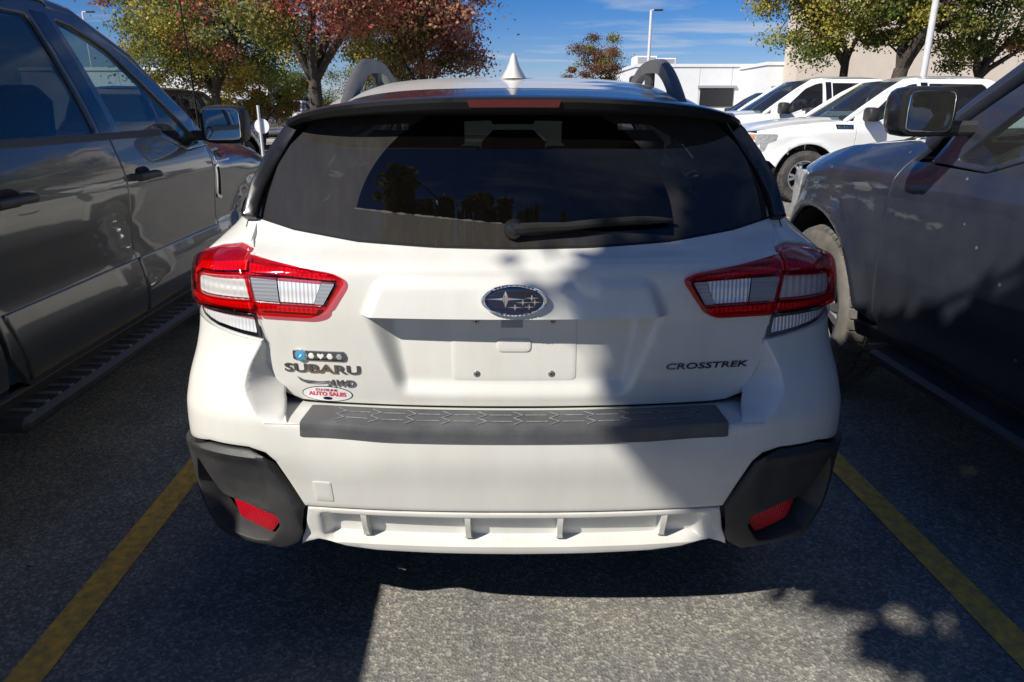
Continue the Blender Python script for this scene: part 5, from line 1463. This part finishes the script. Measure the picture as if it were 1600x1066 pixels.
    # added unseen tree: blocks sky light from behind to deepen the shade
    tree('shade_tree', 'leafy tree added behind the viewer to block sky light, right of the one shading the car', (5.2, -6.0, 0), 2.8, (0, 0, 4.9), (3.0, 2.8, 1.9), 9000, .17, pick([(3, OLIVE), (2, GREEN)]), 31, .17, 5, clumps=110, gap=.27)

    # --- buildings
    def building(name, label, mat, x0, x1, y, dep, h, panels=0, units=(), holes=()):
        b = empty(name, ((x0 + x1) / 2, y, 0)); tag(b, label, 'building'); w = x1 - x0
        n = max(1, panels); pw = w / n
        for k in range(n):
            m = MB(); m.box((-w / 2 + pw * (k + .5), dep / 2, h / 2), (pw - .03, dep, h)); m.build('wall_panel', mat, b, False)
        m = MB(); m.box((0, dep / 2 + .02, h / 2 - .1), (w - .1, dep - .06, h)); m.build('wall', mat, b, False)
        m = MB(); m.box((0, dep / 2, h + .06), (w + .16, dep + .16, .22)); m.build('parapet_cap', 'white_wall' if mat == 'white_wall' else mat, b, False)
        for (ux, uy, uw, uh) in units:
            m = MB(); m.box((ux - (x0 + x1) / 2, uy, h + uh / 2 + .1), (uw, 2.2, uh), bev=.05)
            m.build('rooftop_unit', 'white_wall', b, False)
            for q in range(5):
                m = MB(); m.box((ux - (x0 + x1) / 2, uy - 1.12, h + .25 + q * uh / 6), (uw * .8, .05, .07)); m.build('unit_louvre', 'grey_trim', b, False)
        for (hx0, hx1, z0, z1) in holes:
            m = MB(); m.box(((hx0 + hx1) / 2 - (x0 + x1) / 2, -.03, (z0 + z1) / 2), (hx1 - hx0, .1, z1 - z0)); m.build('opening', 'dark_opening', b, False)
            m = MB(); m.box(((hx0 + hx1) / 2 - (x0 + x1) / 2, -.06, z1 + .12), (hx1 - hx0 + .4, .2, .18)); m.build('lintel', 'grey_trim', b, False)
        return b
    building('warehouse', 'low white panelled building behind the roof rail', 'white_wall', 9.5, 19.5, 58, 20, 4.55, 4, ((11.0, 5, 1.8, .9), (12.9, 6, 1.5, .8)), ((14.6, 17.2, 1.6, 2.95),))
    building('warehouse', 'white building wing stepping forward beside the beige wall', 'white_wall', 17.6, 24, 52, 24, 4.35, 2, (), ((18.2, 19.6, 1.6, 2.75),))
    building('store_block', 'tall beige stucco store wall behind the right-hand trees', 'beige_wall', 18.7, 62, 49.5, 2.5, 13.0, 6)
    building('white_shed', 'low white building glimpsed under the olive tree', 'white_wall', -34, -17, 52, 10, 4.0, 5, (), ((-27, -25, 0, 2.6),))

    # --- lamp posts
    def lamp_post(label, x, y, h, r=.075, arm=.55, base=.0, thick=1.0):
        b = empty('lamp_post', (x, y, 0)); tag(b, label, 'lamp post', 'parking lot lamp posts')
        m = MB(); m.tube([(0, 0, 0), (0, 0, h)], [r * 1.1, r * .8], 10); m.build('pole', 'pole_paint', b)
        m = MB(); m.box((arm * .5, 0, h + .02), (arm, .07, .07)); m.build('arm', 'pole_paint', b)
        m = MB(); m.box((arm + .12, 0, h), (.62, .30, .11), bev=.03); m.build('lamp_head', 'dark_opening', b)
        m = MB(); m.lathe([(0, .28), (.7, .28), (.74, .24), (.74, .0001)], 16, 'z'); m.build('concrete_base', 'concrete', b)
    lamp_post('slim distant lamp post against the blue sky above the right roof rail', gx(1008, 52), 52, 7.75, .12, .35)
    lamp_post('thick white lamp post among the trees by the beige wall', gx(1424, 20), 20, 9.0, .085, .8)
    lamp_post('distant lamp post top above the grey truck roof at far left', gx(158, 60), 60, 8.6, .09, .5)

    # --- round sign disc on a post
    sg = empty('round_sign', (gx(415, 11.5), 11.5, 0)); tag(sg, 'white round sign disc on a slim post behind the grey truck mirror', 'sign')
    m = MB(); m.tube([(-.02, .02, 0), (-.02, .02, 1.5)], .022, 8); m.build('post', 'pole_paint', sg)
    m = MB(); m.lathe([(-.006, .0001), (-.006, .115), (.006, .115), (.006, .0001)], 28, 'y', (0, .05, 1.19)); m.build('disc', 'sign_white', sg)

    # --- painted stall lines: 10 cm, a touch askew to the car
    sk = -.036
    def line(name, x, y0, y1, w=.103, x_at=1.5):
        vs = [(x + sk * (y - x_at) + s * w / 2, y, .004) for y in (y0, y1) for s in (-1, 1)]
        tag(mesh(name, vs, [(0, 1, 3, 2)], 'yellow_line', None, False), kind='structure', label='worn yellow stall line on the asphalt')
    for x in (-4.04, -1.302, 1.442, 4.18, 6.92): line('stall_line', x, .3, 6.3)
    for x in (9.0, 9.0): pass
    vs = [(2.5, 9.85, .004), (14, 9.85, .004), (14, 9.95, .004), (2.5, 9.95, .004)]
    tag(mesh('stall_line', vs, [(0, 1, 2, 3)], 'yellow_line', None, False), kind='structure')
    vs = [(3.2, 13.35, .004), (14, 13.35, .004), (14, 13.45, .004), (3.2, 13.45, .004)]
    tag(mesh('stall_line', vs, [(0, 1, 2, 3)], 'yellow_line', None, False), kind='structure')
    # planted strips under the trees, with kerbs
    for (x0, x1, y0, y1) in ((-16, 1.5, 33, 40), (6.5, 26, 22, 28)):
        m = MB(); m.box(((x0 + x1) / 2, (y0 + y1) / 2, .05), (x1 - x0, y1 - y0, .14), bev=.03); tag(m.build('planting_bed', 'soil', None, False), kind='structure')
        k = MB()
        for (a, b, c, d) in ((x0, x1, y0 - .08, y0 + .08), (x0, x1, y1 - .08, y1 + .08)): k.box(((a + b) / 2, (c + d) / 2, .07), (b - a, d - c, .15), bev=.02)
        for (a, b, c, d) in ((x0 - .08, x0 + .08, y0, y1), (x1 - .08, x1 + .08, y0, y1)): k.box(((a + b) / 2, (c + d) / 2, .068), (b - a, d - c, .14), bev=.02)
        tag(k.build('kerb', 'concrete', None, False), kind='structure')

    # --- litter: dry leaves on the tarmac
    def leaf(label, x, y, s, a):
        pts = [(0, -.5, 0), (.16, -.25, .05), (.22, .05, .02), (.10, .35, .10), (0, .55, .04), (-.10, .33, .0), (-.20, .02, .08), (-.14, -.28, .02)]
        vs = [((px * math.cos(a) - py * math.sin(a)) * s, (px * math.sin(a) + py * math.cos(a)) * s, pz * s + .006) for px, py, pz in pts] + [(0, 0, .004 + .06 * s)]
        o = mesh('fallen_leaf', vs, [(i, (i + 1) % 8, 8) for i in range(8)], 'dry_leaf', None, False)
        o.location = (x, y, 0); tag(o, label, 'leaf', 'fallen leaves on the tarmac')
    leaf('pale dry leaf lying near the dark truck side step', 2.02, 2.88, .055, .6)
    leaf('small pale leaf scrap beside the right corner of the white car', 1.18, 2.33, .03, 2.0)
    leaf('dry leaf scrap left of the left yellow line near the picture edge', -1.61, 2.0, .04, 1.2)
    leaf('second dry leaf scrap left of the left yellow line, nearer the viewer', -1.56, 1.72, .035, .3)
    leaf('small leaf scrap between the left yellow line and the grey truck', -1.50, 2.62, .03, 2.4)
    leaf('leaf scrap right of the right yellow line at the picture edge', 1.72, 2.02, .04, 2.9)

def vehicles():
    tilt = R(2.0)
    vehicle('pickup_truck', 'dark grey crew-cab pickup with black handles, left of the white car', 'truck', 'grey_metal_paint', (-2.83, 5.94, 0), tilt, badge='F-150', antenna=True, res=.05, pane='clear_glass')
    smooth_ws = [(.38,.93),(.46,.96),(.58,.985),(.75,.998),(.92,1.0),(1.05,.998),(1.14,.99),(1.22,.965),(1.30,.94),(1.42,.91),(1.60,.84),(1.80,.75),(1.92,.685)]
    vehicle('pickup_truck', 'dark slate pickup with scuffed fender and dusty tyre, right of the white car', 'truck', 'slate_metal_paint', (2.57, 4.55, 0), R(2.2), ws=smooth_ws, molding=False, tyre='dusty_rubber', tyre_r=.43, tread=46, hood=(1.16, 1.285, 1.325), badge=None, mirror_cap='gloss_black', trim='black_plastic', bumper=None, detail=False, res=.05, pane='clear_glass', door0=-1.42, wheel0=-.76, nose=.86, mirror_dz=.075, mirror_s=.84)
    vehicle('pickup_truck', 'white crew-cab pickup with chrome bumper, nearer of the two facing left', 'truck', 'white_truck_paint', (3.72, 12.45, 0), R(90), badge='F-150 ', group='white pickups facing left', tread=40)
    vehicle('pickup_truck', 'taller white pickup standing behind the nearer white one', 'truck', 'white_truck_paint', (3.55, 16.1, 0), R(90), scale=1.07, group='white pickups facing left', step=False)
    vehicle('sport_utility', 'black vehicle far behind the white pickups before the white building', 'car', 'black_paint', (5.0, 21.5, 0), R(96), kind='suv', detail=False, bumper=None, step=False, molding=False)
    vehicle('sport_utility', 'dark brown vehicle at far left behind the grey truck mirror', 'car', 'brown_paint', (-6.75, 17.4, 0), R(-4), kind='suv', detail=False, bumper=None, step=False, molding=False, scale=.94)
    vehicle('sport_utility', 'beige vehicle seen from behind with red tail lamp, beside the round sign', 'car', 'beige_paint', (gx(402, 29) + .4, 31.2, 0), R(-10), kind='suv', detail=False, bumper=None, step=False, molding=False, scale=.92)
    vehicle('pickup_truck', 'white pickup facing the viewer far off under the autumn tree', 'truck', 'white_truck_paint', (gx(453, 45), 43, 0), R(180), detail=False, bumper=None, step=False, molding=False)

# ================================================================== build
def ground():
    n = 41
    q = np.linspace(-1, 1, n); xs = np.sign(q) * np.abs(q) ** 3 * 900
    vs = [(x, y, 0) for x in xs for y in xs]
    fs = [(i*n+j, (i+1)*n+j, (i+1)*n+j+1, i*n+j+1) for i in range(n-1) for j in range(n-1)]
    tag(mesh('parking_lot_ground', vs, fs, 'asphalt', None, False), kind='structure', label='grey asphalt of the parking lot')
ground()
setting()
vehicles()
white_car()
